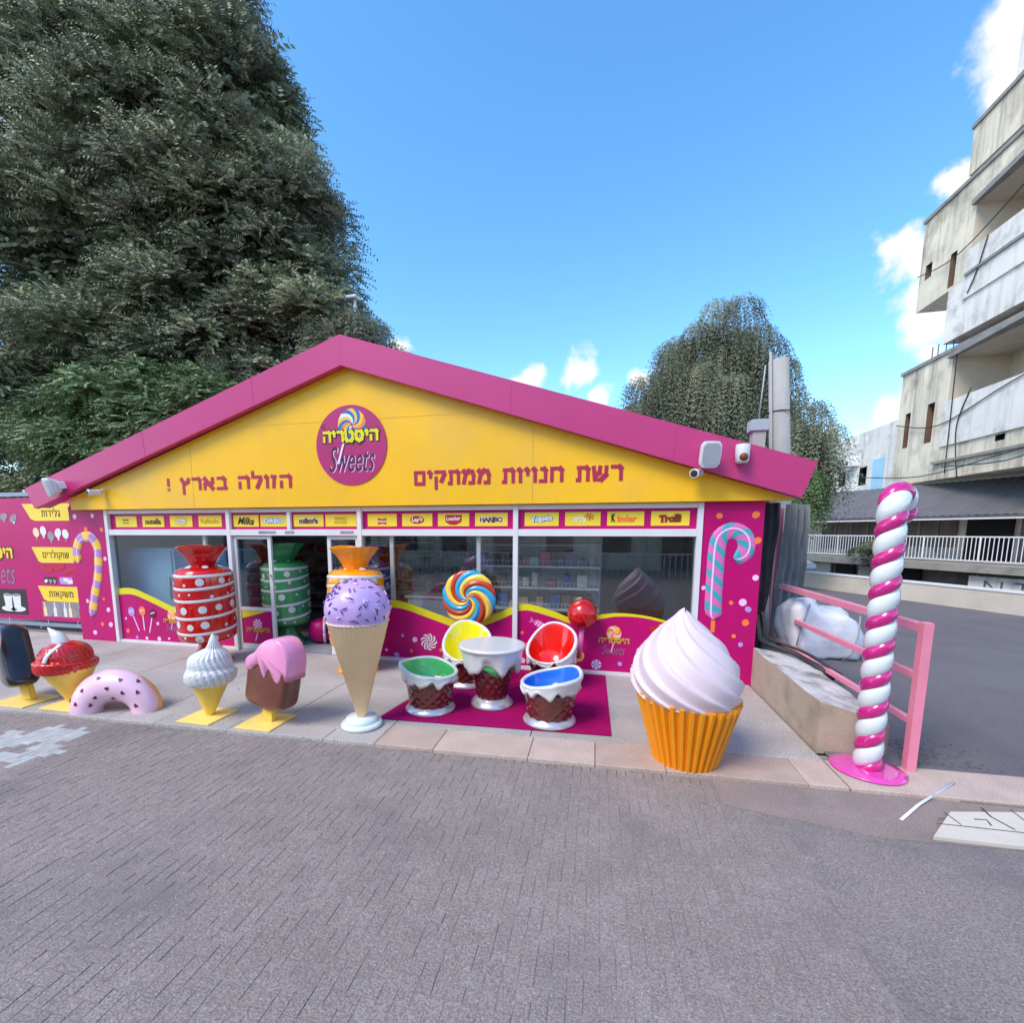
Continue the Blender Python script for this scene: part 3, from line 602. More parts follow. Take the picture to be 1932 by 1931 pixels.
def caneprint(path, wd, cols, nst, skew, parent, y):
    pts = smooth_poly([(a, b, 0) for a, b in path], 16, False); P = [Vector((a, b)) for a, b, _ in pts]
    cum = [0]
    for a, b in zip(P, P[1:]): cum.append(cum[-1]+(b-a).length)
    T = cum[-1]
    def at(s_):
        s_ = max(0, min(T, s_))
        for i in range(len(P)-1):
            if cum[i+1] >= s_: return P[i].lerp(P[i+1], (s_-cum[i])/max(1e-9, cum[i+1]-cum[i])), (P[min(i+2, len(P)-1)]-P[max(i-1, 0)]).normalized()
        return P[-1], (P[-1]-P[-2]).normalized()
    ns = nst*4; q = 10
    def fn(i, j):
        k = -1+2*i/q; s_ = T*j/ns+skew*k*min(1, 6*j/ns, 6*(ns-j)/ns); p, d = at(s_); nrm = Vector((-d.y, d.x))
        e = min(j/ns*T, (1-j/ns)*T)/wd; tp = math.sqrt(max(.02, 1-(1-min(1, e))**2)) if True else 1
        p = p+nrm*k*wd*tp; return (p.x, y-.002-.022*math.sqrt(max(0, 1-k*k)), p.y)
    M().grid(fn, q, ns, mfn=lambda i, j: ((j//2) % 2) if i not in (3,) else 2).build('candy_cane_print', cols, parent, recalc=False)
caneprint([(-9.40, 1.46), (-9.43, 1.68), (-9.31, 1.90), (-9.08, 1.95), (-8.93, 1.78), (-8.93, 1.55), (-8.99, 1.2), (-9.12, .84), (-9.23, .46)], .095, [K['yelp'], K['lilacp'], K['print']], 8, 0.0, wl_, PF)
caneprint([(1.74, 1.70), (1.86, 1.76), (1.885, 1.90), (1.82, 2.02), (1.69, 2.06), (1.57, 1.98), (1.535, 1.82), (1.53, 1.5), (1.53, 1.2), (1.54, .88)], .105, [K['teal'], K['pinkpr'], K['print']], 9, .10, wr_, PF)
M().b2((1.52, PF-.006, .70), (1.57, PF, .87)).build('stick_print', K['orangep'], wr_)
def logo(x, z, s_, parent, y, onpink=True):
    m = M()
    for k in range(10):
        a0 = 2*pi*k/10; P = []
        for q in range(5): t = q/4; a = a0+1.4*t; P.append((x+s_*.5*(.1+.9*t)*cos(a), z+s_*.55+s_*.5*(.1+.9*t)*sin(a)))
        for q in range(4, -1, -1): t = q/4; a = a0+1.4*t+.6; P.append((x+s_*.5*(.1+.9*t)*cos(a), z+s_*.55+s_*.5*(.1+.9*t)*sin(a)))
        m.prism(P, y-.002, y, [0, 1, 2][k % 3])
    m.prism([(x-.02*s_, z-.1*s_), (x+.05*s_, z-.1*s_), (x-.12*s_, z-.8*s_), (x-.19*s_, z-.8*s_)], y-.0024, y, 1)
    hebtext(m, 'היסטריה', x-s_, x+s_, z-.16*s_, z+.2*s_, y-.003, 3, w=.26, t=.002)
    textmesh(m, 'Sweets', x-.75*s_, x+.75*s_, z-.95*s_, z-.3*s_, y-.0005, 4, shear=.35, bold=0, t=.001)
    m.build('logo_print', [K['yelp'], K['print'], K['orangep'], K['mustard'], K['silverp']], parent)
logo(.27, .50, .21, w4, WY); logo(-7.43, .44, .19, w1, WY)
for x, z, c_, tl in ((-8.33, .58, 'lavp', -.25), (-8.08, .60, 'orangep', -.02), (-7.85, .56, 'heart', .2)):
    m = M(); m.prism([(x-.012, z), (x+.012, z), (x+.012-tl*.55, z-.36), (x-.012-tl*.55, z-.36)], WY-.003, WY, 1); ell(m, x, z, .075, .085, WY-.003, 0); ell(m, x, z+.012, .06, .012, WY-.0065, 1, .001, .3); m.build('lollipop_print', [K[c_], K['print']], w1)
m = M()
for k in range(9):
    a0 = 2*pi*k/9; P = []
    for q in range(6): t = q/5; a = a0+1.3*t; P.append((-2.52+.135*(.1+.9*t)*cos(a), .33+.135*(.1+.9*t)*sin(a)))
    for q in range(5, -1, -1): t = q/5; a = a0+1.3*t+.36; P.append((-2.52+.135*(.1+.9*t)*cos(a), .33+.135*(.1+.9*t)*sin(a)))
    m.prism(P, WY-.003, WY)
m.build('swirl_sweet_print', K['whitei'], w3)
def toffee(x, z, s_, ang, c_, parent):
    m = M(Matrix.Translation((x, WY, z)) @ Matrix.Rotation(-ang, 4, 'Y')); ell(m, 0, 0, s_, s_*.6, 0, 0)
    for q in (-1, 1): m.prism([(q*s_*.8, 0), (q*s_*1.7, s_*.6), (q*s_*1.55, 0), (q*s_*1.7, -s_*.6)], -.003, 0, 0)
    for q in (-.5, 0, .5): m.prism([(q*s_-.01, -s_*.4), (q*s_+.01, -s_*.4), (q*s_+.03, s_*.4), (q*s_+.01, s_*.4)], -.005, -.003, 1)
    m.build('wrapped_sweet_print', [K[c_], K['print']], parent)
toffee(-.80, .70, .085, -.4, 'pinkpr', w4); toffee(.93, .735, .11, .3, 'rustc', w4)
m = M(); ell(m, -.22, .25, .085, .085, WY, 0, .003, n=24); ell(m, -.22, .25, .066, .066, WY-.003, 1, .002)
for k in range(6): a = k*pi/3; m.prism([(-.22+.012*cos(a), .25+.012*sin(a)), (-.22+.06*cos(a-.25), .25+.06*sin(a-.25)), (-.22+.06*cos(a+.25), .25+.06*sin(a+.25))], WY-.0065, WY-.005, 0)
m.build('lemon_slice_print', [K['yelp'], K['mustard']], w4)
m = M(); ell(m, .04, .14, .07, .07, WY, 0, .003, n=24)
for k in range(6): a = k*pi/3; m.prism([(.04, .14), (.04+.065*cos(a-.2), .14+.065*sin(a-.2)), (.04+.065*cos(a+.2), .14+.065*sin(a+.2))], WY-.005-k*.0001, WY-.003, 1)
m.build('mint_print', [K['print'], K['bluep']], w4)
# doors
def door(x0, x1, panel):
    d = M(); 
    for a, b, c_, e in ((x0, x0+.06, .022, 1.976), (x1-.06, x1, .022, 1.976)): d.b2((a, FY-.05, c_), (b, FY-.005, e), 0, .003)
    for z0, z1 in ((.022, .12), (.70, .76), (1.92, 1.976)): d.b2((x0+.061, FY-.048, z0), (x1-.061, FY-.007, z1), 0, .003)
    o = d.build('sliding_door', K['white'], shop)
    pane(x0+.061, x1-.061, .762, 1.918, FY-.03, o)
    if panel:
        M().b2((x0+.061, FY-.036, .121), (x1-.061, FY-.026, .699)).build('kick_panel', K['magenta'], o)
        M().prism([(x0+.062, .56), (x0+.3, .62), (x1-.15, .698), (x0+.062, .698)], FY-.04, FY-.0365).build('wave_band', K['wave'], o)
        m = M(); hebtext(m, 'היסטריה', x0+.14, x1-.14, .33, .40, FY-.0395, 0, w=.26, t=.002)
        for k in range(8): a = k*pi/4; m.prism([((x0+x1)/2, .47), ((x0+x1)/2+.09*cos(a), .47+.09*sin(a)), ((x0+x1)/2+.09*cos(a+.5), .47+.09*sin(a+.5))], FY-.0385-.0001*k, FY-.037, 1)
        m.prism([((x0+x1)/2-.02, .31), ((x0+x1)/2+.0, .31), ((x0+x1)/2-.05, .17), ((x0+x1)/2-.07, .17)], FY-.039, FY-.037, 1)
        m.build('logo_print', [K['mustard'], K['print']], o)
    else: pane(x0+.061, x1-.061, .121, .699, FY-.03, o)
    hx = x1-.03 if panel else x0+.03
    h = M().lathe([(.014, 0), (.014, .03), (.022, .035), (.022, .05)], 12).build('handle', K['silver'], o)
    h.location = Vector((hx, FY-.052, 1.32))-wloc(o); h.rotation_euler = (R(90), 0, 0)
    h.data.transform(Matrix.Translation(wloc(o)))
    return o
door(-6.0, -5.27, True); door(-4.22, -3.66, False)
# ---- interior: shelving with packets
def shelving(x0, x1, y, label, h=1.95, depth=.45, levels=6, seed=1, rot=False):
    t = thing('shelving_unit', ((x0+x1)/2, y, .012), label, 'shelving')
    for x in (x0, (x0+x1)/2, x1): M().b2((x-.02, y+depth-.04, .02), (x+.02, y+depth, h)).build('upright', K['shelfw'], t)
    for k in range(levels):
        z = .12+k*(h-.25)/(levels-1)
        M().b2((x0, y, z), (x1, y+depth-.045, z+.03)).build('shelf', K['shelfw'], t)
        m = M(); n = int((x1-x0)/.06)
        for i in range(n): m.b2((x0+i*.06, y+.002, z+.031), (x0+i*.06+.006, y+.008, z+.11))
        m.b2((x0, y+.001, z+.105), (x1, y+.009, z+.112)); m.build('wire_basket_front', K['shelfw'], t)
    M().b2((x0, y+depth+.001, .02), (x1, y+depth+.01, h)).build('back_panel', K['intw'], t)
    r_ = random.Random(seed); m = M()
    for k in range(levels-1):
        z = .12+k*(h-.25)/(levels-1)+.031; x = x0+.03
        while x < x1-.12:
            w_ = r_.uniform(.07, .2); hh = r_.uniform(.10, .24); m.box((x+w_/2, y+.2, z+hh/2), (w_*.93, .25, hh), r_.randrange(8), None, .008); x += w_+r_.choice([0, .01, .05, .12])
    m.build('packaged_sweets', GOODS, t, recalc=False)['kind'] = 'stuff'
    return t
GOODS = [mat('packet_%d' % i, lin(c), .45, .35, 12) for i, c in enumerate([(190, 70, 80), (120, 140, 110), (80, 100, 160), (220, 205, 190), (120, 95, 85), (180, 150, 110), (150, 90, 150), (200, 200, 200)])]
shelving(-1.9, .05, 7.25, 'white wire shelving with sweets behind the windows on the right of the shop', seed=1)
shelving(-8.2, -6.3, 10.4, 'shelving against the back wall behind the blue freezers', seed=2)
shelving(-5.9, -3.5, 9.6, 'packed shelving seen through the open doorway', seed=3, h=2.2, levels=8)
shelving(-3.35, -1.9, 9.4, 'shelving deep in the shop behind the swirl lollipop', seed=4)
t = thing('counter', (-2.6, 7.7, .012), 'low white counter inside the window behind the wavy panel', 'counter')
M().b2((-3.2, 7.45, .02), (-2.05, 7.95, .9)).build('cabinet', K['shelfw'], t); M().b2((-3.24, 7.42, .901), (-2.01, 7.98, .94)).build('worktop', K['white'], t)
for x0, x1, k_, lb in ((-9.12, -7.68, 'fridge', 'pale blue upright freezer inside the leftmost shop window'), (-7.66, -6.45, 'fridged', 'deep blue freezer inside the window beside the red candy')):
    t = thing('display_freezer', ((x0+x1)/2, 7.05, .012), lb, 'freezer')
    M().b2((x0, 7.05, .02), (x1, 7.7, 1.75), 0, .02).build('cabinet', K[k_], t); M().b2((x0+.06, 7.03, .25), (x1-.06, 7.048, 1.68), 0, .008).build('door', K[k_], t); M().b2((x1-.14, 7.0, .8), (x1-.11, 7.029, 1.2)).build('handle', K['silver'], t)
t = thing('potted_plant', (-4.75, 7.9, .012), 'dark potted plant in a terracotta pot just inside the doorway', 'plant')
M().lathe([(.14, .0), (.2, .3), (.22, .3), (.22, .36), (.18, .36)], 20, (-4.75, 7.9, .55)).build('pot', K['terra'], t)
M().lathe([(.2, .02), (.24, .3), (.2, .54)], 20, (-4.75, 7.9, .0)).build('stand', K['dark'], t)
t = thing('pouf', (-4.9, 7.45, .012), 'round magenta pouf with a white band inside the doorway', 'pouf')
M().lathe([(.1, .02), (.22, .08), (.26, .24), (.22, .4), (.08, .46)], 24, (-4.9, 7.45, 0)).build('cushion', K['magenta'], t)
M().tube([(-4.9+.262*cos(a)*.5+.05, 7.45-.262*cos(a)*.87, .24+.235*sin(a)) for a in [i*2*pi/24 for i in range(25)]], .025, 6).build('band', K['whiteg'], t)

# ================================================================ foliage helper
def foliage(name, mt, parent, centers, nspray, L_=.5, nl=7, lw=.035, ll=.14, droop=.6, seed=1, down=0.0, tone_hi=None):
    """centers: list of (x,y,z,r); sprays sit in the outer shell of each clump"""
    rg = np.random.default_rng(seed); c = np.array(centers); wts = c[:, 3]**2; wts /= wts.sum()
    idx = rg.choice(len(c), nspray, p=wts); d = rg.normal(size=(nspray, 3)); d /= np.linalg.norm(d, axis=1)[:, None]; fl_ = (d[:, 2] < -.25) & (rg.random(nspray) < .75); d[fl_, 2] *= -1
    rad = c[idx, 3]*(.55+.5*rg.random(nspray)**.6); base = c[idx, :3]+d*rad[:, None]*np.array([1, 1, .85])
    d2 = d+rg.normal(size=d.shape)*.35; d2[:, 2] = d2[:, 2]*.6-down; d2 /= np.linalg.norm(d2, axis=1)[:, None]
    side = np.cross(d2, np.array([0, 0, 1.0])+rg.normal(size=d.shape)*.35); side /= np.linalg.norm(side, axis=1)[:, None]+1e-9
    nr = np.cross(d2, side)*.3+d*.9; Ls = L_*rg.uniform(.6, 1.25, nspray)
    P = []; k = 0; arr = []
    for i in range(nl):
        t_ = (i+.6)/nl
        p = base+d2*(Ls*t_)[:, None]; p[:, 2] -= droop*Ls*t_*t_
        for sgn in (-1, 1):
            lv = d2*.55+side*sgn*.8; lv[:, 2] -= droop*t_*.9; lv /= np.linalg.norm(lv, axis=1)[:, None]
            l_ = (ll*(1-.45*t_)*rg.uniform(.8, 1.2, nspray))[:, None]; wv_ = np.cross(lv, nr+rg.normal(size=d.shape)*.3); wv_ /= np.linalg.norm(wv_, axis=1)[:, None]+1e-9
            q = np.stack([p, p+lv*l_*.5+wv_*lw/2, p+lv*l_, p+lv*l_*.5-wv_*lw/2], axis=1); arr.append(q)
    A = np.concatenate(arr, axis=0); nq = len(A); off = np.array(wloc(parent)); V = (A.reshape(-1, 3)-off).astype(np.float32)
    tn = np.clip(.5+.30*(rg.random(len(c))[idx]-.5)*2+.25*rg.normal(size=nspray)*.5+.22*(d[:, 2]), 0, 1)  # up-facing sprays lighter, undersides darker: light from above put into the leaf colour
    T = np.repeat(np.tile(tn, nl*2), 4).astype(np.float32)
    me = bpy.data.meshes.new(name); me.vertices.add(nq*4); me.vertices.foreach_set('co', V.ravel()); me.loops.add(nq*4); me.loops.foreach_set('vertex_index', np.arange(nq*4, dtype=np.int32))
    me.polygons.add(nq); me.polygons.foreach_set('loop_start', np.arange(0, nq*4, 4, dtype=np.int32)); me.polygons.foreach_set('loop_total', np.full(nq, 4, dtype=np.int32)); me.update(calc_edges=True)
    a = me.attributes.new('tone', 'FLOAT', 'POINT'); a.data.foreach_set('value', T); me.materials.append(mt)
    o = bpy.data.objects.new(name, me); C.objects.link(o); o.parent = parent; return o
def crown(c, r, n, cr, seed, shell=.75, zmin=None):
    rg = random.Random(seed); out = []
    while len(out) < n:
        v = Vector((rg.gauss(0, 1), rg.gauss(0, 1), rg.gauss(0, 1))).normalized(); k = shell+(1-shell)*rg.random()
        if rg.random() < .2: k *= .7
        p = (c[0]+v.x*r[0]*k, c[1]+v.y*r[1]*k, c[2]+v.z*r[2]*k)
        if zmin and p[2] < zmin: continue
        if v.y > .45 and rg.random() < .7: continue
        out.append((*p, cr*rg.uniform(.65, 1.25)))
    return out
def trunk(t, x, y, h, r, limbs, seed=1):
    rg = random.Random(seed); m = M(); pts = [(x+.15*sin(k*.9), y+.1*cos(k), h*k/6) for k in range(7)]; m.tube(pts, [r*(1-.11*k) for k in range(7)], 10)
    m.build('trunk', K['bark'], t)
    for q in range(limbs):
        a = 2*pi*q/limbs+rg.random(); k0 = rg.choice([3, 4, 5]); p = Vector(pts[k0]); ln = h*rg.uniform(.3, .5)
        M().tube([p, p+Vector((cos(a)*ln*.35, sin(a)*ln*.35, ln*.35)), p+Vector((cos(a)*ln*.6, sin(a)*ln*.6, ln*.8))], [r*.4, r*.28, r*.1], 7).build('limb', K['bark'], t)
def core(m_, parent, centers, k=.62):
    return
    """inner twiggy leaf mass so the crown is not see-through"""
    m = M()
    for x, y, z, r in centers: 
        rr = r*k; m.lathe([(rr*.35, -rr*.85), (rr*.85, -rr*.5), (rr, 0), (rr*.85, rr*.5), (rr*.35, rr*.85)], 7, (x, y, z), mod=lambda a, b, th, kk: (a*random.uniform(.75, 1.2), b+random.uniform(-.1, .1)*rr), smooth=False)
    m.build('inner_foliage', m_, parent, recalc=False)['kind'] = 'stuff'
QUICK = 1.0
# big tree on the left
T1 = thing('tall_tree', (-14.2, 12.8, -.02), 'very tall dense dull green tree filling the upper left behind the shop', 'tree')
trunk(T1, -14.2, 12.8, 6, .5, 6, 1)
c1 = crown((-14.6, 12.9, 10.5), (5.8, 3.2, 8.6), 150, 1.0, 11)
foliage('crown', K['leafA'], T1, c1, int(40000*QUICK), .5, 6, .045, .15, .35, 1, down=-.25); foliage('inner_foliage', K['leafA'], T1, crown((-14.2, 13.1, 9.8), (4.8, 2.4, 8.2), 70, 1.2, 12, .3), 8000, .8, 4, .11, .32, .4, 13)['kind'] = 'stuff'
T2 = thing('tapering_tree', (-9.4, 12.2, -.02), 'tall tapering tree between the very tall tree and the sky', 'tree')
trunk(T2, -9.4, 12.2, 5, .35, 5, 2)
c2 = crown((-10.4, 12.0, 10.2), (2.0, 2.2, 7.2), 70, .85, 21)+crown((-9.0, 12.2, 8.2), (2.0, 1.8, 4.2), 45, .75, 22)+crown((-8.0, 11.9, 6.2), (1.9, 1.7, 3.0), 36, .7, 23)
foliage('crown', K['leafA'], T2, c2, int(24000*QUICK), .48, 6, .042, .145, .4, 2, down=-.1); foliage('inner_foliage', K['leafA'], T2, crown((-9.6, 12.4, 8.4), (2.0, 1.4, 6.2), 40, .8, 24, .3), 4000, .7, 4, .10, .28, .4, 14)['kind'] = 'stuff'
T3 = thing('drooping_tree', (-6.4, 12.6, -.02), 'lower drooping tree with hanging sprays just above the left roof slope', 'tree')
trunk(T3, -6.4, 12.6, 5, .25, 5, 3)
c3 = crown((-6.6, 12.2, 5.6), (1.9, 1.3, 2.1), 45, .5, 31)
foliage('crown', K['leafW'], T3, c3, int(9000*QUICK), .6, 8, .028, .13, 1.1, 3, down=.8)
T4 = thing('leafy_bush', (-11.6, 9.3, -.02), 'fresh green leafy bush rising behind the left end of the roof', 'tree')
trunk(T4, -11.6, 9.3, 3, .12, 4, 4)
c4 = crown((-11.4, 9.9, 4.3), (3.4, 1.1, 1.6), 46, .55, 41)
foliage('crown', K['leafB'], T4, c4, int(9000*QUICK), .5, 7, .045, .17, .4, 4); core(K['leafB'], T4, c4)
# weeping tree on the right
T7 = thing('round_tree', (-17.5, 11.0, -.02), 'dark green tree low on the left edge above the banner', 'tree')
trunk(T7, -17.5, 11.0, 3, .15, 4, 7)
c7 = crown((-16.6, 10.6, 4.0), (2.9, 1.0, 3.0), 46, .7, 71)
foliage('crown', K['leafA'], T7, c7, int(8000*QUICK), .5, 7, .05, .17, .5, 7)
T5 = thing('weeping_tree', (4.2, 17, .3), 'grey green weeping tree behind the concrete pole', 'tree')
trunk(T5, 4.2, 17, 5, .35, 6, 5)
c5 = crown((3.3, 16.8, 6.3), (1.75, 1.2, 2.2), 60, .42, 51)+crown((5.4, 16.9, 4.7), (1.2, 1.1, 1.5), 36, .38, 52)+crown((1.9, 16.8, 5.5), (1.0, 1.0, 1.5), 26, .35, 53)+crown((4.7, 16.9, 6.2), (1.1, 1.1, 1.5), 24, .38, 54)
rg5 = random.Random(8)
for lx, lz in ((1.3, 6.6), (1.0, 5.8), (1.9, 7.6), (2.3, 8.1), (2.8, 8.3), (3.3, 8.75), (3.9, 8.6), (4.4, 7.9), (4.7, 7.5), (5.1, 6.9), (5.5, 6.2), (5.9, 5.6), (6.3, 5.0), (6.4, 4.2), (5.4, 5.2), (3.0, 7.0), (2.2, 6.2), (4.0, 6.6)):
    c5.append((lx, 16.0+rg5.uniform(-.5, .6), lz-.15, rg5.uniform(.32, .55)))
foliage('crown', K['leafW'], T5, c5, int(17000*QUICK), .75, 10, .026, .10, 1.2, 5, down=1.3)
T6 = thing('weeping_tree', (5.5, 15.1, .3), 'small darker green tree hanging over the dark awning beside the roof end', 'tree')
trunk(T6, 5.5, 15.1, 2.6, .08, 4, 6)
c6 = crown((5.55, 15.0, 3.2), (.35, .4, .8), 10, .28, 61)
foliage('crown', K['leafB'], T6, c6, int(1800*QUICK), .4, 8, .03, .10, 1.2, 6, down=.8)

# ================================================================ BANNER WALL (left)
BYY = 7.1
bn = thing('banner', (-11.3, BYY, 0), 'magenta banner with yellow Hebrew tags hung left of the shop', 'banner')
M().b2((-13.6, BYY, .20), (-9.45, BYY+.02, 2.72)).build('banner_sheet', K['magenta'], bn)
for z0, z1, n_ in ((2.76, 2.84, 'top_rail'), (.07, .15, 'bottom_rail')): M().b2((-13.6, BYY+.03, z0), (-9.45, BYY+.10, z1)).build(n_, mat('bluegrey_rail_%s' % n_, lin((140, 155, 170)), .4, .06), bn)
for x in (-13.5, -11.5, -9.6): M().b2((x-.03, BYY+.11, 0), (x+.03, BYY+.16, 2.9)).build('post', K['shelfw'], bn)
for x in (-13.0, -12.2, -11.1, -10.3):
    for z0, z1 in ((2.70, 2.78), (.13, .23)): M().b2((x, BYY-.004, z0), (x+.008, BYY-.001, z1)).build('tie', K['whitei'], bn)
for poly, tb, r_ in (([(-11.42, 2.60), (-10.16, 2.60), (-10.16, 2.26), (-11.1, 2.26), (-11.22, 2.30)], 'גלידות', (-10.92, -10.42, 2.31, 2.50)),
                 ([(-11.30, 1.73), (-10.21, 1.73), (-10.16, 1.42), (-11.07, 1.41), (-11.15, 1.44)], 'שוקולדים', (-11.02, -10.32, 1.48, 1.66)),
                 ([(-11.26, .93), (-10.17, .93), (-10.12, .61), (-11.03, .61), (-11.13, .65)], 'משקאות', (-10.98, -10.32, .68, .86))):
    p = M().prism(poly, BYY-.006, BYY-.001).build('tag', K['paleyellow'], bn)
    hebtext(M(), tb, r_[0], r_[1], r_[2]+.03, r_[3]-.03, BYY-.0065, w=.15, t=.002).build('lettering', K['brownl'], p)
rr_ = random.Random(5)
def picture(x0, x1, z0, z1, cols, n, back=None, kind='blob'):
    m = M()
    if back is not None: m.b2((x0, BYY-.003, z0), (x1, BYY-.001, z1), back)
    for k in range(n):
        x = x0+(x1-x0)*(k+.5)/n; wq_ = (x1-x0)/n
        if kind == 'bottle':
            m.prism([(x-wq_*.3, z0+.01), (x+wq_*.3, z0+.01), (x+wq_*.3, z0+(z1-z0)*.55), (x+wq_*.1, z0+(z1-z0)*.72), (x+wq_*.1, z1), (x-wq_*.1, z1), (x-wq_*.1, z0+(z1-z0)*.72), (x-wq_*.3, z0+(z1-z0)*.55)], BYY-.006, BYY-.0035, rr_.choice(cols))
        elif kind == 'bar':
            a = rr_.uniform(-.5, .5); c_ = Vector((x, rr_.uniform(z0+.04, z1-.04))); u = Vector((cos(a), sin(a)))*wq_*.6; v_ = Vector((-sin(a), cos(a)))*.035
            m.prism([tuple(c_-u-v_), tuple(c_+u-v_), tuple(c_+u+v_), tuple(c_-u+v_)], BYY-.005-.0003*k, BYY-.0035, rr_.choice(cols))
        else:
            z = rr_.uniform(z0+.35*(z1-z0), z1-.3*(z1-z0)); ell(m, x, z, wq_*.42, (z1-z0)*.24, BYY-.0035, rr_.choice(cols), .002+.0002*k, rr_.uniform(-.6, .6))
            m.prism([(x-wq_*.28, z-.01), (x+wq_*.28, z-.01), (x+wq_*.05, z-(z1-z0)*.38), (x-wq_*.05, z-(z1-z0)*.38)], BYY-.0048-.0002*k, BYY-.0035, rr_.choice(cols))
    return m
PM = [K['greyp'], K['whitei'], K['yelp'], K['rustc'], K['lavp'], K['blacki'], K['coneb'], K['redp']]
picture(-11.22, -10.25, 1.80, 2.20, [0, 1, 6, 0], 5).build('ice_cream_picture', PM, bn)
picture(-11.12, -10.17, 1.17, 1.37, [3, 7, 1, 0, 4], 6, kind='bar').build('chocolate_picture', PM, bn)
picture(-11.07, -10.73, .98, 1.12, [1, 0], 3, 5).build('cream_picture', PM, bn); picture(-10.64, -10.31, .98, 1.12, [4, 1], 3, 4, 'bar').build('packet_picture', PM, bn)
picture(-11.2, -10.12, .29, .60, [0, 6, 1, 6, 3], 8, 0, 'bottle').build('drinks_picture', PM, bn)
m = M().b2((-13.2, BYY-.003, .30), (-11.62, BYY-.001, .84), 5)
for x in (-12.15, -11.9): ell(m, x, .42, .22, .06, BYY-.0035, 1, .002); m.prism([(x-.12, .72), (x+.12, .72), (x+.09, .42), (x-.09, .42)], BYY-.007, BYY-.0056, 1); ell(m, x, .72, .12, .03, BYY-.007, 0, .002)
m.build('coffee_cups_picture', PM, bn)
picture(-12.35, -11.57, 2.2, 2.5, [0, 1], 3).build('ice_cream_picture', PM, bn)
m = M(); hebtext(m, 'היסטריה', -12.95, -11.86, 1.48, 1.70, BYY-.001, 0, w=.4, t=.002); hebtext(m, 'היסטריה', -12.95, -11.86, 1.49, 1.70, BYY-.006, 1, w=.26, t=.002)
textmesh(m, 'Sweets', -12.9, -11.85, .95, 1.4, BYY-.001, 2, shear=.35, bold=0); m.build('lettering', [K['blacki'], K['paleyellow'], K['silverp']], bn)

# ================================================================ LOW WALL + RAILING
lw = M(); Yw = [4.70, 5.0, 5.4, 5.8, 6.2, 6.62]
def wtop(y, x): return .47+.02*(y-4.6)-(.16*(x-2.06)/.55)*(1-.6*(y-4.6)/2)+.012*sin(y*7+x*3)
xw = [2.06, 2.2, 2.35, 2.5, 2.62]
V = []; 
lw.grid(lambda i, j: (xw[i]-(0 if i else .0), Yw[j] if j else 4.70+.06*(xw[i]-2.06), wtop(Yw[j], xw[i])), 4, 5, 1, False)
for a, b in zip(Yw, Yw[1:]): lw.add([(2.06, a, -.02), (2.06, b, -.02), (2.06, b, wtop(b, 2.06)), (2.06, a, wtop(a, 2.06))], [(0, 1, 2, 3)], 0); lw.add([(2.62, a, -.02), (2.62, b, -.02), (2.62, b, wtop(b, 2.62)), (2.62, a, wtop(a, 2.62))], [(3, 2, 1, 0)], 0)
for a, b in zip(xw, xw[1:]): lw.add([(a, 4.70+.06*(a-2.06), -.02), (b, 4.70+.06*(b-2.06), -.02), (b, 4.70+.06*(b-2.06), wtop(4.7, b)), (a, 4.70+.06*(a-2.06), wtop(4.7, a))], [(0, 1, 2, 3)], 0)
lw.add([(2.06, 6.62, -.02), (2.62, 6.62, -.02), (2.62, 6.62, wtop(6.62, 2.62)), (2.06, 6.62, wtop(6.62, 2.06))], [(0, 1, 2, 3)], 0)
lw.build('low_wall', [K['oldc'], K['oldtop']], label='low beige concrete wall with flaking white top beside the shop corner', cat='wall')
rl = thing('railing', (2.68, 4.48, .0), 'pink painted steel railing with three rails on the low wall', 'railing')
M().b2((2.645, 4.46, -.01), (2.715, 4.53, 1.30), 0, .006).build('post', K['pinkmetal'], rl)
M().b2((2.63, 7.80, .28), (2.70, 7.87, 2.4), 0, .006).build('post', K['pinkmetal'], rl)
M().b2((2.645, 4.531, 1.21), (2.715, 7.799, 1.285), 0, .005).build('rail', K['pinkmetal'], rl)
M().b2((2.655, 4.531, .80), (2.705, 7.799, .86), 0, .005).build('rail', K['pinkmetal'], rl)
M().b2((2.655, 4.531, .40), (2.705, 7.799, .455), 0, .005).build('rail', K['pinkmetal'], rl)
# debris beside the wall, black cable
m = M()
for k in range(330):
    x = 2.72+abs(random.gauss(0, .30)); y = 4.62+abs(random.gauss(0, .22)); r_ = random.uniform(.003, .010); z = pz(y)+r_*.3
    m.box((x, y, z), (r_*2, r_*1.6, r_), 0, Matrix.Rotation(random.random()*6, 3, 'Z'))
m.build('gravel', K['asph'], recalc=False, kind='stuff', label='loose dark asphalt gravel at the foot of the railing post')
t = thing('tarpaulin', (2.3, 7.0, .3), 'black tarpaulin hanging beside the right corner of the shop', 'tarpaulin')
def tp(i, j): z = .35+2.08*j/10; x = 2.09+(.17+.12*j/10)*i/14; return (x+.012*sin(j*1.7), 6.98+.02*sin(i*1.3+j*.8)+.01*sin(i*3+j*2), z)
M().grid(tp, 14, 10).grid(lambda i, j: (tp(i, j)[0], tp(i, j)[1]+.01, tp(i, j)[2]), 14, 10).build('sheet', K['tarp'], t, recalc=False)
t = thing('plastic_sheet', (2.8, 7.6, .3), 'translucent grey plastic sheet draped behind the pink railing post', 'plastic sheet')
def pl(i, j): u = i/14; v_ = j/12; return (2.56+.44*u+.12*(v_)*(1-u)+.01*sin(j*2), 7.62+.05*sin(i*1.6+v_*2)+.1*u, .32+2.12*v_)
M().grid(pl, 14, 12).grid(lambda i, j: (pl(i, j)[0], pl(i, j)[1]+.008, pl(i, j)[2]), 14, 12).build('sheet', K['plastic'], t, recalc=False)
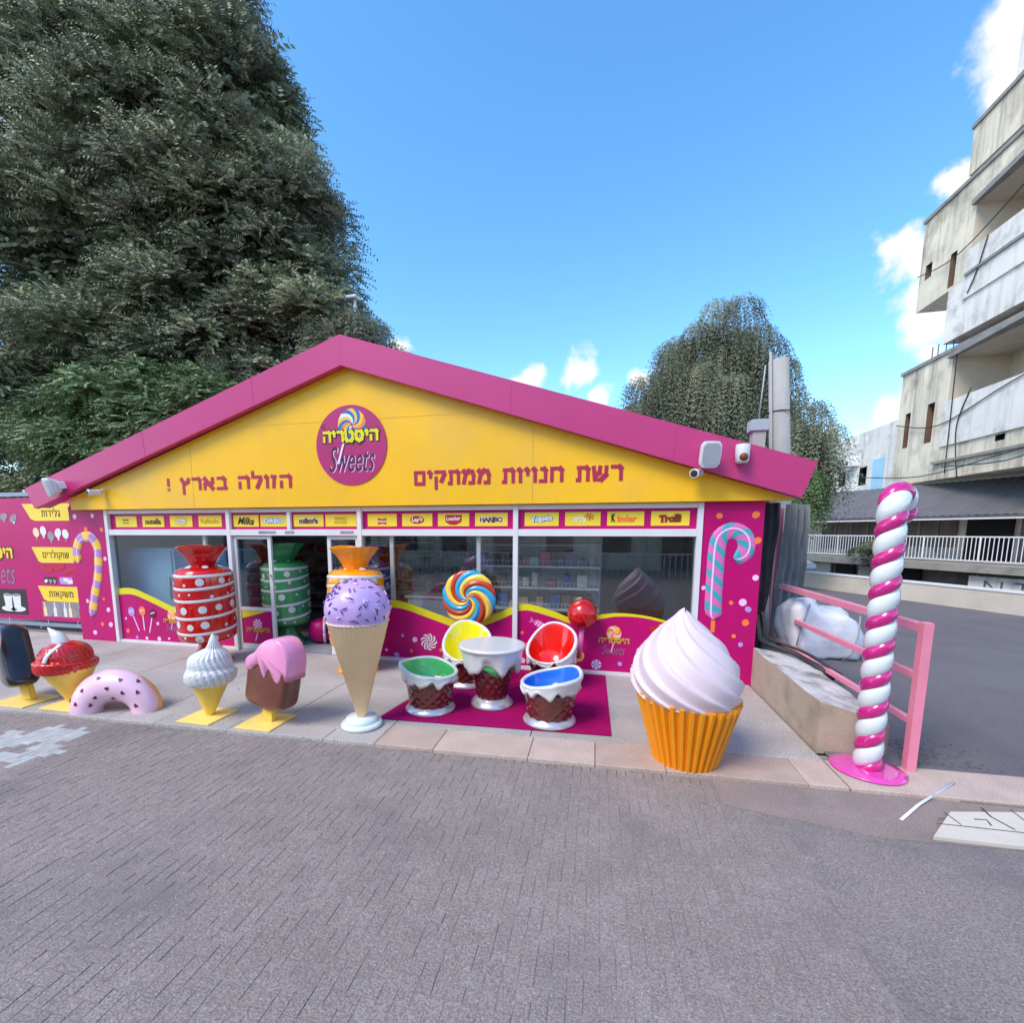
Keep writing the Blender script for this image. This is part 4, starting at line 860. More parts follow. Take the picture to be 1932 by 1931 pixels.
m = M(); pts = [(2.08, 6.66, .95), (2.12, 6.64, .75), (2.16, 6.64, .62), (2.3, 6.6, .56), (2.5, 6.4, .50), (2.6, 6.1, .44), (2.75, 6.0, .34)]
m.tube(smooth_poly(pts, 6, False), .03, 8); m.tube(smooth_poly([(p[0]+.06, p[1]-.02, p[2]+.05) for p in pts], 6, False), .018, 8); m.build('cable', K['cable'], org=(2.3, 6.6, .5), label='black cables drooping over the back end of the low wall', cat='cable')
t = thing('utility_pole', (3.06, 8.6, .3), 'thick pale concrete utility pole behind the right end of the shop', 'pole')
m = M(); m.tube([(3.08, 8.6, .28), (2.9, 8.6, 2.6), (2.72, 8.6, 4.75)], [.17, .155, .14], 20); m.build('shaft', K['pole'], t)
M().tube([(2.90, 8.52, .3), (2.74, 8.50, 2.6), (2.565, 8.50, 4.85)], .02, 8).build('conduit', K['pole'], t)
for z in (3.05, 3.95): M().tube([(2.87-.078*(z-3)+.158*cos(a), 8.6+.158*sin(a), z) for a in [i*2*pi/16 for i in range(17)]], .008, 6).build('strap', K['cable'], t)
t = thing('vent_box', (2.33, 8.0, 2.6), 'small grey vent box with a thin aerial beside the utility pole', 'vent')
M().b2((2.24, 7.95, 2.55), (2.42, 8.1, 3.55), 0, .004).build('duct', K['pole'], t); M().b2((2.20, 7.92, 3.551), (2.44, 8.12, 3.72), 0, .01).build('cap', K['grille'], t); M().tube([(2.32, 8.0, 3.72), (2.36, 8.0, 4.5)], .01, 6).build('aerial', K['grille'], t)
# bulk bag
bg_ = thing('bulk_bag', (3.15, 7.35, .3), 'large slumped white bulk bag standing on the asphalt behind the railing', 'bag')
def bagf(i, j):
    a = 2*pi*i/48; v_ = j/20; ca, sa = cos(a), sin(a); sq = (abs(ca)**7+abs(sa)**7)**(-1/7)
    rr = .42*(.86+.17*sin(pi*min(1, v_*1.1))**.8) if v_ < .99 else .0
    if v_ > .85: rr *= 1-.25*(v_-.85)/.15
    if j == 20: rr *= .3
    if j == 0: rr *= .75
    n_ = noise.noise(Vector((ca*1.8, sa*1.8, v_*3)))*.035+.006*sin(a*9+v_*6)+.012*abs(noise.noise(Vector((ca*4, sa*4+v_*2, v_*6))))
    h_ = .74-.08*ca+.05*sin(a*2)+.03*sin(a*5); return (3.12+ca*sq*(rr+n_)*1.04-.08*v_, 7.35+sa*sq*(rr+n_)*.9, .30+h_*v_*(1 if j < 20 else .99)+(.03*noise.noise(Vector((ca*3, sa*3, 9)))))
M().grid(bagf, 48, 20, wrapu=True).build('sack', K['bag'], bg_, recalc=True)
M().tube([(3.38, 6.90, .95), (3.36, 6.86, .7), (3.30, 6.84, .45), (3.22, 6.92, .32)], .01, 6).build('seam', K['bagstrap'], bg_)
M().tube([(2.82, 6.98, 1.08), (2.72, 6.93, .8), (2.68, 6.93, .5)], .01, 6).build('seam', K['bagstrap'], bg_)
# ================================================================ FAR SIDE: parapet, gallery building, tower
gd = Vector((-.42, .907, 0)).normalized(); gn = Vector((-gd.y, gd.x, 0))   # along / toward camera
pp = Vector((8.64, 11.69, 0))
def alongbox(p0, s0, s1, o0, o1, z0, z1, mi=0, m=None, bev=0):
    """box along gd from s0..s1, offset o0..o1 away from the camera side, z0..z1"""
    m = m or M(); V = []
    for z in (z0, z1):
        for s_, o_ in ((s0, o0), (s1, o0), (s1, o1), (s0, o1)): V.append(tuple(p0+gd*s_-gn*o_+Vector((0, 0, z))))
    return m.add(V, [(0, 3, 2, 1), (4, 5, 6, 7), (0, 1, 5, 4), (1, 2, 6, 5), (2, 3, 7, 6), (3, 0, 4, 7)], mi)
par = alongbox(pp, -9, 5.3, 0, .25, -.1, .76).build('parapet_wall', K['parap'], label='long low beige parapet wall along the far side of the parking lot', cat='wall')
alongbox(pp, -9.02, 5.32, -.02, .27, .761, .80).build('coping', K['whitei'], par)
g0 = Vector((11.9, 16.1, 0))
gb = thing('gallery_building', tuple(g0), 'rundown two storey building with railed gallery and dark awning', 'building')
alongbox(g0, -10, 14, 0, 3, .78, 1.02).build('gallery_slab', K['towerd'], gb)
alongbox(g0, -10, 14, .05, 3, 1.021, 1.10).build('slab_edge', K['parap'], gb)
alongbox(g0, -10, 14, .7, 1.0, -.5, .779).build('lower_wall', K['rust'], gb)
for s0, s1 in ((-1.2, -.1), (3.2, 4.0), (5.6, 6.4)): alongbox(g0, s0, s1, .62, .69, -.5, .72).build('opening', K['dark'], gb)
for s0, s1 in ((-9, -4.2), (.2, 1.6), (4.2, 5.4), (6.6, 9)): alongbox(g0, s0, s1, .58, .69, -.5, .70).build('wall_bay', K['parap'], gb)
p = alongbox(g0, -4.0, 1.6, .30, .57, -.5, .66).build('graffiti_wall', K['towerw'], gb)
# graffiti lettering on that wall, built in the gallery frame
def gtext(body, s0, s1, z0, z1, off, mt, parent, base=g0):
    m = M(); textmesh(m, body, 0, 1, 0, 1, 0, 0, bold=-.01, t=.0)
    V = [tuple(base+gd*(s1+(s0-s1)*v[0])+gn*(-off+.004)+Vector((0, 0, z0+(z1-z0)*v[2]))) for v in m.v]
    q = M(); q.add(V, m.f); q.build('graffiti', mt, parent, recalc=False)
gtext('N.T.G', -.6, 1.2, .12, .55, .30, K['greyp'], p)
M().tube([tuple(g0+gd*(-.9)-gn*.29+Vector((0, 0, .66))), tuple(g0+gd*(-1.0)-gn*.28+Vector((0, 0, .4))), tuple(g0+gd*(-1.5)-gn*.28+Vector((0, 0, .0)))], .02, 6).build('pipe', K['cable'], gb)
# gallery back wall + openings
def gwall(s0, s1, z0, z1, k_, off=1.55, th=.2, name='wall_panel'): return alongbox(g0, s0, s1, off, off+th, z0, z1).build(name, K[k_], gb)
gwall(-10, 14, 1.1, 3.6, 'towerw', 1.6)
for s0, s1, z0, z1, k_ in ((-1.75, -.35, 1.1, 2.75, 'dark'), (1.4, 2.6, 1.1, 2.6, 'dark'), (.2, 1.2, 1.1, 2.6, 'rust'), (2.9, 5.0, 1.5, 2.55, 'rust'), (5.4, 8.0, 1.3, 2.6, 'rust'), (9, 12, 1.2, 2.6, 'rust')):
    alongbox(g0, s0, s1, 1.5, 1.59, z0, z1).build('door_opening' if k_ == 'dark' else 'shutter', K[k_], gb)
for s_ in (3.4, 4.0, 4.6, 5.9, 6.6, 7.3, 9.6, 10.4): alongbox(g0, s_, s_+.06, 1.46, 1.495, 1.3, 2.6).build('shutter_bar', K['towerd'], gb)
for s_ in (-2.3, 3.8, 8.6): M().tube([tuple(g0+gd*s_-gn*.25+Vector((0, 0, 1.1))), tuple(g0+gd*s_-gn*.25+Vector((0, 0, 3.0)))], .07, 8).build('column', K['towerw'], gb)
# railing: parts
gr = thing('gallery_railing', tuple(g0+Vector((0, 0, 1.1))), 'white metal balustrade along the gallery edge', 'railing')
alongbox(g0, -8, 13, -.02, .02, 1.86, 1.90).build('rail', K['whitei'], gr); alongbox(g0, -8, 13, -.02, .02, 1.13, 1.16).build('rail', K['whitei'], gr)
bal = M(); bal.tube([tuple(g0+Vector((0, 0, 1.16))), tuple(g0+Vector((0, 0, 1.86)))], .014, 4, smooth=False); b0 = bal.build('baluster', K['whitei'], gr)
for k in range(1, 190):
    o = b0.copy(); C.objects.link(o); o.parent = gr; s_ = -8+k*.11; o.location = gd*(s_)+Vector((0, 0, 0)); 
    if k % 14 == 0: o.scale = (2.2, 2.2, 1)
b0.location = gd*(-7.95)
alongbox(g0, -8, 13, -.02, .0, 2.42, 2.46).build('clothes_wire_rail', K['whitei'], gb)
# awning: corrugated
aw = M(); n_ = 400
def awf(i, j):
    s_ = -9+23*i/n_; t_ = j; p_ = g0+gd*s_-gn*(.0 if t_ == 0 else 1.59); z_ = (2.55 if t_ == 0 else 3.75)+.010*sin(i*pi/2*1.0)
    return (p_.x, p_.y, z_)
aw.grid(awf, n_, 1, 0, False).build('awning', K['awn'], gb, recalc=False)
alongbox(g0, -9, 14, -.01, .02, 2.46, 2.53).build('awning_edge', K['awn'], gb)
# bush on the gallery
t = thing('gallery_plant', tuple(g0+gd*4.2-gn*.1+Vector((0, 0, 1.1))), 'dark green shrub growing over the gallery railing', 'plant')
q = g0+gd*4.3+gn*.1; foliage('leaves', K['leafA'], t, [(q.x, q.y, 1.35, .35), (q.x-.2, q.y+.4, 1.2, .3), (q.x, q.y, .95, .25), (q.x+.1, q.y-.3, 1.5, .25)], 500, .25, 5, .03, .1, .3, 9)
# tower
TX = 11.5
tw = thing('concrete_tower', (TX, 17, 0), 'weathered stepped concrete apartment block rising on the right edge', 'building')
def hwall(y0, y1, z0, z1, holes, k_, x=TX, depth=.25, hk='brownw'):
    """wall in plane x facing -X with recessed rectangular holes (y0,y1,z0,z1,depth,material)"""
    ys_ = sorted({y0, y1, *[h[0] for h in holes], *[h[1] for h in holes]}); zs_ = sorted({z0, z1, *[h[2] for h in holes], *[h[3] for h in holes]}); m = M()
    for a, b in zip(ys_, ys_[1:]):
        for c_, d_ in zip(zs_, zs_[1:]):
            cy, cz = (a+b)/2, (c_+d_)/2
            if any(h[0] < cy < h[1] and h[2] < cz < h[3] for h in holes): continue
            m.add([(x, a, c_), (x, b, c_), (x, b, d_), (x, a, d_)], [(0, 1, 2, 3)])
    m.add([(x, y1, z0), (x+5, y1, z0), (x+5, y1, z1), (x, y1, z1)], [(0, 1, 2, 3)]); m.add([(x, y1, z0), (x+5, y1, z0), (x+5, y0, z0), (x, y0, z0)], [(0, 1, 2, 3)]); m.add([(x, y1, z1), (x+5, y1, z1), (x+5, y0, z1), (x, y0, z1)], [(0, 1, 2, 3)])
    w_ = m.build('wall', K[k_], tw, recalc=False)
    for h in holes:
        dd = h[4]; m = M(); a, b, c_, d_ = h[:4]
        m.add([(x, a, c_), (x, b, c_), (x, b, d_), (x, a, d_), (x+dd, a, c_), (x+dd, b, c_), (x+dd, b, d_), (x+dd, a, d_)], [(4, 5, 6, 7), (0, 1, 5, 4), (1, 2, 6, 5), (2, 3, 7, 6), (3, 0, 4, 7)])
        m.build('balcony' if dd > .8 else 'window', K[h[5]], w_, recalc=False)
hwall(10.5, 22.3, 3.85, 8.08, [(21.55, 21.85, 5.25, 6.55, .3, 'brownw'), (20.25, 20.62, 5.22, 6.6, .3, 'brownw'), (12.0, 19.62, 6.46, 7.86, 1.6, 'parap'), (17.05, 17.4, 4.72, 4.9, .2, 'dark'), (12.5, 13.2, 5.2, 6.2, .3, 'dark')], 'tower')
hwall(10.5, 20.25, 8.5, 10.25, [], 'towerw')
hwall(10.5, 21.95, 10.252, 13.35, [(21.3, 21.65, 11.25, 11.75, .3, 'brownw'), (20.05, 20.35, 10.35, 11.45, .3, 'brownw'), (12.0, 19.4, 11.13, 12.44, 1.6, 'parap'), (17.2, 17.55, 10.45, 10.62, .2, 'dark')], 'tower')
hwall(10.5, 19.95, 13.6, 15.0, [(12, 17.7, 13.5+.2, 14.4, .8, 'parap')], 'tower')
hwall(10.5, 18.45, 15.2, 26, [], 'towerw')
hwall(22.301, 30, 3.75, 6.45, [(24.2, 24.8, 4.1, 4.9, .3, 'dark'), (26, 26.6, 4.2, 4.9, .3, 'dark')], 'towerw', TX)
for y1, z in ((22.36, 8.081), (21.99, 13.351), (19.99, 15.001)): M().b2((TX-.06, 10.5, z), (TX+5, y1, z+.12)).build('parapet', K['towerd'], tw)
for (ya, yb, z) in ((12, 19.7, 7.86), (12, 19.45, 12.44)): M().add([(TX-.7, ya, z), (TX, ya, z), (TX, yb, z), (TX-.12, yb, z), (TX-.7, ya, z+.16), (TX, ya, z+.16), (TX, yb, z+.16), (TX-.12, yb, z+.16)], [(0, 3, 2, 1), (4, 5, 6, 7), (0, 1, 5, 4), (1, 2, 6, 5), (2, 3, 7, 6), (3, 0, 4, 7)]).build('balcony_slab', K['towerd'], tw)
for (ya, yb, z0, z1) in ((11.5, 19.68, 4.95, 6.44), (11.5, 19.45, 9.6, 11.1)): M().b2((TX-.06, ya, z0), (TX-.003, yb, z1)).build('balcony_front', K['towerw'], tw)
for y0, y1, z in ((11, 19.9, 4.38), (11, 19.4, 10.3)): M().b2((TX-.12, y0, z), (TX-.002, y1, z+.09)).build('ledge', K['towerd'], tw)
for y, z in ((20.6, 8.2), (20.2, 8.2), (19.85, 8.2), (19.2, 13.5), (18.8, 13.5), (18.4, 13.5), (20.9, 8.2), (17.9, 15.1)): M().tube([(TX+.1, y, z-.1), (TX+.1, y, z+.45)], .015, 5).build('rebar', K['cable'], tw)
for pts in ([(TX-.08, 18.5, 6.6), (TX-.09, 18.9, 5.6), (TX-.09, 18.8, 4.6), (TX-.09, 18.6, 3.8)], [(TX-.09, 18.6, 11.1), (TX-.09, 18.9, 10.2), (TX-.09, 19.2, 9.7)], [(TX-.09, 19.3, 8), (TX-.09, 19.2, 4)], [(TX-.1, 22.2, 6.2), (TX-.1, 19.8, 5.7), (TX-.1, 17.0, 6.3), (TX-.1, 14, 6.8)], [(TX-.1, 21.9, 11.5), (TX-.1, 19.8, 11.2), (TX-.1, 17.0, 11.9)], [(TX-.3, 24, 4.4), (TX-.3, 20, 4.0), (TX-.3, 16, 4.3), (TX-.3, 12, 4.6)], [(TX-.3, 19, 4.2), (TX-.3, 15.9, 4.1), (TX-.3, 14.8, 5.2)]):
    M().tube(smooth_poly(pts, 5, False), .018, 5).build('cable', K['cable'], tw)
# small facade details of the lower part
M().b2((TX-.05, 22.9, 3.3), (TX-.003, 23.7, 5.1)).build('shutter', K['fridge'], tw)
t = thing('air_conditioner', (TX-.3, 24.9, 5.1), 'small air conditioner box on the grey wall above the awning', 'air conditioner')
M().b2((TX-.35, 24.9, 5.0), (TX-.01, 25.6, 5.35), 0, .02).build('case', K['whitei'], t); M().tube([(TX-.36, 25.2, 5.17), (TX-.37, 25.2, 5.17)], .11, 14).build('fan_grille', K['cable'], t)
# car
cr = thing('parked_car', (6.1, 18.6, .3), 'silver blue car with yellow number plate parked by the far parapet', 'car')
def car(x, y, z, ang):
    xf = Matrix.Translation((x, y, z)) @ Matrix.Rotation(ang, 4, 'Z')
    prof = [(-2.0, .25), (-2.08, .5), (-2.0, .72), (-1.2, .92), (-.6, 1.38), (.8, 1.42), (1.5, 1.0), (2.0, .92), (2.05, .35), (1.9, .22)]   # length along -y = front
    m = M(xf); n = len(prof); sl = [(-.82, .94), (-.78, 1.0), (0, 1.03), (.78, 1.0), (.82, .94)]
    V = [(sx*(1 if pz_ < 1 else .86), py*k_, pz_) for sx, k_ in sl for py, pz_ in prof]; F = []
    for a in range(4):
        for i in range(n): F.append((a*n+i, a*n+(i+1) % n, (a+1)*n+(i+1) % n, (a+1)*n+i))
    F += [tuple(range(n)), tuple(reversed(range(4*n, 5*n)))]
    m.add(V, F).build('body', K['carp'], cr)
    M(xf).add([(-.62, -1.16, .98), (.62, -1.16, .98), (.56, -.66, 1.36), (-.56, -.66, 1.36)], [(0, 1, 2, 3)]).build('windscreen', K['cglass'], cr)
    for sx in (-1, 1):
        M(xf).add([(sx*.80, -1.0, .97), (sx*.80, .9, .97), (sx*.72, .7, 1.33), (sx*.72, -.55, 1.33)], [(0, 1, 2, 3)]).build('side_window', K['cglass'], cr)
        M(xf).box((sx*.58, -2.06, .62), (.34, .1, .17), 0, None, .03).build('headlight', K['lamp'], cr)
        for yy in (-1.3, 1.3):
            w_ = M(xf @ Matrix.Translation((sx*.72, yy, .31)) @ Matrix.Rotation(R(90), 4, 'Y')).lathe([(.2, -.1), (.31, -.09), (.31, .09), (.2, .1)], 20).build('wheel', K['rubber'], cr)
            M(xf @ Matrix.Translation((sx*.83, yy, .31)) @ Matrix.Rotation(R(90), 4, 'Y')).lathe([(.18, -.02), (.18, .01)], 14).build('rim', K['silver'], w_)
    M(xf).box((0, -2.13, .42), (.5, .03, .12)).build('number_plate', K['yelp'], cr); M(xf).box((0, -2.09, .30), (1.3, .06, .10), 0, None, .01).build('lower_grille', K['cglass'], cr); M(xf).box((0, -2.10, .60), (.6, .05, .10), 0, None, .01).build('grille', K['cglass'], cr)
car(5.68, 18.7, .3, R(12))
# pole near the gallery
t = thing('street_pole', (8.1, 21.6, .3), 'thin white post standing before the gallery beside the parked car', 'pole'); M().tube([(8.1, 21.6, .3), (8.15, 21.6, 2.85)], .07, 8).build('shaft', K['whitei'], t)

# ================================================================ STATUES
def candy(name, x, y, label, col, seed=1, tilt=(.10, .3), rot=0.0, sc=1.0):
    t = thing(name, (x, y, .012 if y > FY else 0), label, 'candy statue', 'giant wrapped candies')
    z0 = t.location.z
    BR = .405
    prof = [(.10, .345), (.30, .36), (.375, .40), (BR, .50), (BR+.005, .95), (BR-.005, 1.36), (.375, 1.44), (.31, 1.49), (.18, 1.515)]
    sp = smooth_poly(prof, 5, False)
    xf = Matrix.Translation((x, y, z0)) @ Matrix.Scale(sc, 4)
    M(xf).lathe(sp, 56).build('body', col, t)
    def Rz(z):
        for a, b in zip(sp, sp[1:]):
            if a[1] <= z <= b[1]: return a[0]+(b[0]-a[0])*(z-a[1])/max(1e-6, b[1]-a[1])
        return BR
    fo = lambda r, z, a, k: (r*(1+.10*cos(6*a)*(1-k/4)), z)
    M(xf).lathe([(.31, 0), (.30, .03), (.20, .16), (.145, .28), (.15, .345)], 48, mod=fo).build('foot', col, t)
    # flared top : pinched, eight sided with a fold
    def tp_(r, z, a, k): return (r*(1+.05*(k/3)*(1 if int(a/(pi/4)+.5) % 2 else -1)), z+(.02*cos(2*a+1)*(k/3)))
    m = M(xf); m.lathe([(.15, 1.50), (.17, 1.55), (.25, 1.70), (.34, 1.82)], 16, mod=tp_, smooth=False, capb=False, capt=False)
    m.lathe([(.13, 1.50), (.155, 1.56), (.23, 1.70), (.32, 1.815)], 16, mod=tp_, smooth=False, capb=True, capt=False); 
    n = 16
    o1 = 3*n; o2 = 4*n+3*n
    for i in range(n): j = (i+1) % n; m.f.append((o1+i, o1+j, o2+j, o2+i)); m.m.append(0); m.sm.append(False)
    m.build('flared_top', col, t)
    # spiral stripes
    for z in (.56, .80, 1.06, 1.24, 1.40):
        m = M(xf); wd = .017
        def sf(i, j, z=z):
            a = 2*pi*i/56+tilt[1]; zc = z+tilt[0]*.5*sin(a)*(1 if z < 1.38 else .3)+wd*(j-2)/1.6; return ((Rz(zc)+.007*(1-(j-2)**2/5))*cos(a), (Rz(zc)+.007*(1-(j-2)**2/5))*sin(a), zc)
        m.grid(sf, 56, 4, wrapu=True).build('stripe', K['whiteg'], t, recalc=False)
    rg = random.Random(seed)
    rows = [(.48, 0), (.68, 1), (.93, 2), (1.15, 3), (1.32, 4)]
    for z, q in rows:
        for k in range(11):
            a = 2*pi*k/11+q*.35+rg.uniform(-.12, .12)+rot; r_ = rg.choice([.018, .022, .026, .05, .058]); zz = z+tilt[0]*.5*sin(a-tilt[1]+0)+rg.uniform(-.03, .03)
            zz = max(.44, min(1.40, zz)); P = []; nn = 14; Rr = Rz(zz)
            for i in range(nn): th = 2*pi*i/nn; P.append((a+r_*cos(th)/Rr, zz+r_*sin(th)))
            V = [((Rz(b)+.004)*cos(aa), (Rz(b)+.004)*sin(aa), b) for aa, b in P]+[((Rr+.0065)*cos(a), (Rr+.0065)*sin(a), zz)]
            M(xf).add(V, [(i, (i+1) % nn, nn) for i in range(nn)], 0, True).build('dot', K['whiteg'], t)
    for k in range(7):
        a = 2*pi*k/7+.2; r_ = rg.choice([.025, .05]); V = [((.27+r_*1.0*cos(th)*.8)*cos(a+r_*sin(th)/.3), (.27+r_*.8*cos(th))*sin(a+r_*sin(th)/.3), 0) for th in [2*pi*i/12 for i in range(12)]]
        V = [(vx, vy, 1.4955-(math.hypot(vx, vy)-.30)*.45+.012) for vx, vy, _ in V]
        M(xf).add(V, [tuple(range(12))]).build('dot', K['whiteg'], t)
    return t
candy('wrapped_candy', -5.92, 5.92, 'giant glossy red wrapped candy with white dots and stripes at the left window', K['redg'], 1)
candy('wrapped_candy', -5.48, 7.25, 'giant green wrapped candy standing just inside the open doorway', K['greeng'], 2, (.13, -.4))
candy('wrapped_candy', -3.44, 6.12, 'giant orange wrapped candy behind the tall lavender ice cream cone', K['orangeg'], 3, (-.10, .6))
candy('wrapped_candy', -3.95, 7.45, 'giant blue wrapped candy behind the window glass beside the orange one', K['blueg'], 4)

# --- tall lavender cone
t = thing('ice_cream_cone', (-2.38, 4.25, 0), 'tall lavender sprinkled ice cream in a ribbed tan cone on a round pale base', 'ice cream statue')
m = M(); nr = 42
m.lathe([(.045, .10), (.305, 1.125), (.318, 1.135), (.29, 1.14)], nr*4, (-2.38, 4.25, 0), mod=lambda r, z, a, k: (r*(1+(.014 if k < 3 else 0)*cos(nr*a)), z)); m.build('cone', K['coneb'], t)
def scoop(r, z, a, k):
    n_ = noise.noise(Vector((cos(a)*1.6, sin(a)*1.6, z*3)))*.025
    if k < 2: n_ += .018*sin(a*7+sin(a*3))
    return (max(.001, r*(1+n_)), z)
sp = [(.33*cos(q), 1.262+.305*sin(q)) for q in [R(x) for x in range(-24, 91, 6)]]
m = M().lathe([(.27, 1.11), (.306, 1.115)]+sp, 64, (-2.38, 4.25, 0), mod=scoop); m.build('scoop', K['lav'], t)
sm_ = M(); sm_.tube([(-.026, 0, 0), (.026, 0, 0)], .0055, 6); sp0 = {}
for kk in ('sprd', 'sprp'):
    o = M().tube([(-.026, 0, 0), (-.02, 0, .001), (.02, 0, .001), (.026, 0, 0)], [.003, .006, .006, .003], 6).build('sprinkle', K[kk], t); sp0[kk] = o.data; o.data.transform(Matrix.Translation(wloc(t))); bpy.data.objects.remove(o)
rg = random.Random(12)
for i in range(150):
    el = R(rg.uniform(-18, 85)); a = rg.uniform(0, 2*pi); n_ = Vector((cos(el)*cos(a), cos(el)*sin(a), sin(el)))
    p = Vector((-2.38+n_.x*.335, 4.25+n_.y*.335, 1.262+n_.z*.309)); o = bpy.data.objects.new('sprinkle', sp0['sprd' if rg.random() < .62 else 'sprp']); C.objects.link(o); o.parent = t
    u = n_.cross(Vector((rg.gauss(0, 1), rg.gauss(0, 1), rg.gauss(0, 1)))).normalized(); v_ = n_.cross(u); mt = Matrix((u, v_, n_)).transposed().to_4x4(); o.matrix_local = Matrix.Translation(p-wloc(t)) @ mt
M().lathe([(.20, .0), (.215, .02), (.21, .045), (.175, .05)], 40, (-2.38, 4.25, 0)).build('base_disc', K['mint'], t)
M().lathe([(.165, .048), (.17, .06), (.16, .095), (.06, .105)], 40, (-2.385, 4.26, 0)).build('base_step', K['mint'], t)

# --- square base helper
def sqplate(t, x0, x1, y0, y1): M().b2((x0, y0, .001), (x1, y1, .014), 0, .002).build('base_plate', K['plate'], t)
def cone_y(t, x, y, z1, r1, lean=(0, 0), k='coney', n=48):
    def md(r, z, a, kk): return (r*(1+.02*abs(sin(9*(a+z*2.2)))+.02*abs(sin(9*(a-z*2.2)))), z)
    rows = [(.04+(r1-.04)*i/22, .014+(z1-.014)*i/22) for i in range(23)]
    m = M(); V0 = len(m.v); m.lathe(rows+[(r1*1.02, z1+.012), (r1*.9, z1+.014)], 72, (x, y, 0), mod=md)
    m.v = [(px+lean[0]*pz_/z1, py+lean[1]*pz_/z1, pz_) for px, py, pz_ in m.v]; m.build('cone', K[k], t)
# --- white soft serve
t = thing('soft_serve_cone', (-4.17, 4.08, 0), 'white twisted soft serve in a yellow cone on a square base plate', 'ice cream statue')
sqplate(t, -4.38, -3.96, 3.86, 4.29); cone_y(t, -4.17, 4.10, .40, .18, (.05, 0))
def twist(x, y, cols, nr, amp, tw_, prof, tipc, name='swirl', n=96):
    sp = smooth_poly(prof, 6, False); m = M(); z0, z1 = sp[0][1], sp[-1][1]
    def fn(i, j):
        r, z = sp[j]; a = 2*pi*i/n; v_ = (z-z0)/(z1-z0); ph = nr*a+tw_*v_; rr = r*(1+amp*(abs(sin(ph/2))**.7-.6)*min(1, (1-v_)*5))
        cx, cy = tipc(v_); return (x+cx+rr*cos(a), y+cy+rr*sin(a), z+.03*sin(a+v_*9)*min(1, v_*4)*(1-v_))
    m.grid(fn, n, len(sp)-1, wrapu=True).build(name, cols, t, recalc=True)
twist(-4.11, 4.10, K['icing'], 22, .16, 20, [(.10, .37), (.19, .385), (.235, .43), (.245, .50), (.215, .555), (.21, .58), (.205, .63), (.18, .70), (.12, .755), (.075, .785), (.055, .83), (.035, .89), (.006, .945)], lambda v: (.10*math.sin(max(0, v-.55)*3)-.18*max(0, v-.72)**1.2, 0))
# --- red cone
t = thing('red_ice_cream_cone', (-6.03, 4.02, 0), 'yellow cone with bright red swirled ice cream and a white peak beside the half donut', 'ice cream statue')
sqplate(t, -6.26, -5.80, 3.80, 4.22); cone_y(t, -6.03, 4.02, .44, .25, (-.02, 0))
twist(-6.08, 4.02, K['redg'], 30, .07, 22, [(.18, .41), (.26, .42), (.29, .46), (.29, .53), (.255, .56), (.25, .59), (.24, .64), (.19, .71), (.11, .755), (.01, .77)], lambda v: (0, 0))
m = M(); m.tube(smooth_poly([(-6.10, 4.0, .72), (-6.13, 4.0, .80), (-6.18, 3.99, .86), (-6.25, 3.98, .93)], 5, False), [.10, .10, .098, .095, .09, .085, .08, .075, .07, .06, .05, .04, .03, .02, .012, .004], 14, flat=.8).build('white_peak', K['icing'], t)
M().tube(smooth_poly([(-6.02, 3.755, .57), (-6.01, 3.80, .66), (-5.98, 3.92, .755)], 5, False), .028, 8, flat=.5).build('white_stripe', K['icing'], t)

# --- puffed outline shapes (ice lollies)
def puff(poly, y, dep, bev, mi=0, m=None):
    cx = sum(p[0] for p in poly)/len(poly); cz = sum(p[1] for p in poly)/len(poly); n = len(poly); V = []; F = []
    rows = [(-dep/2, .80), (-dep/2+bev*.12, .90), (-dep/2+bev*.4, .965), (-dep/2+bev, 1.0), (dep/2-bev, 1.0), (dep/2-bev*.4, .965), (dep/2, .88)]
    for yy, s_ in rows:
        for px, pz_ in poly:
            dx, dz = px-cx, pz_-cz; V.append((cx+dx*s_, y+yy, cz+dz*s_))
    for r_ in range(len(rows)-1):
        for i in range(n): j = (i+1) % n; F.append((r_*n+i, r_*n+j, (r_+1)*n+j, (r_+1)*n+i))
    F.append(tuple(range(n))); F.append(tuple(reversed(range((len(rows)-1)*n, len(rows)*n))))
    return (m or M()).add(V, F, mi, True)
def shade_flat_caps(o):
    return o
t = thing('chocolate_ice_lolly', (-3.43, 4.10, 0), 'brown chocolate ice lolly with dripping pink top and a bitten corner on a base plate', 'ice cream statue')
sqplate(t, -3.64, -3.22, 3.87, 4.31)
M().box((-3.395, 4.10, .12), (.115, .06, .24), 0, Matrix.Rotation(R(6), 3, 'Y'), .02).build('stick', K['coney'], t)
body = [(-3.60, .60), (-3.58, .70), (-3.50, .755), (-3.42, .79), (-3.33, .88), (-3.21, .94), (-3.07, .94), (-2.98, .86), (-2.95, .74), (-2.99, .52), (-3.06, .27), (-3.11, .20), (-3.25, .155), (-3.36, .155), (-3.62, .205), (-3.675, .25), (-3.67, .32), (-3.635, .45)]
M(Matrix.Translation((-3.3, 4.1, 0)) @ Matrix.Rotation(R(-14), 4, 'Z') @ Matrix.Translation((3.3, -4.1, 0))).add(*(lambda q: (q.v, q.f, 0, True))(puff(smooth_poly(body, 4), 4.10, .24, .07))).build('bar', K['choc'], t)
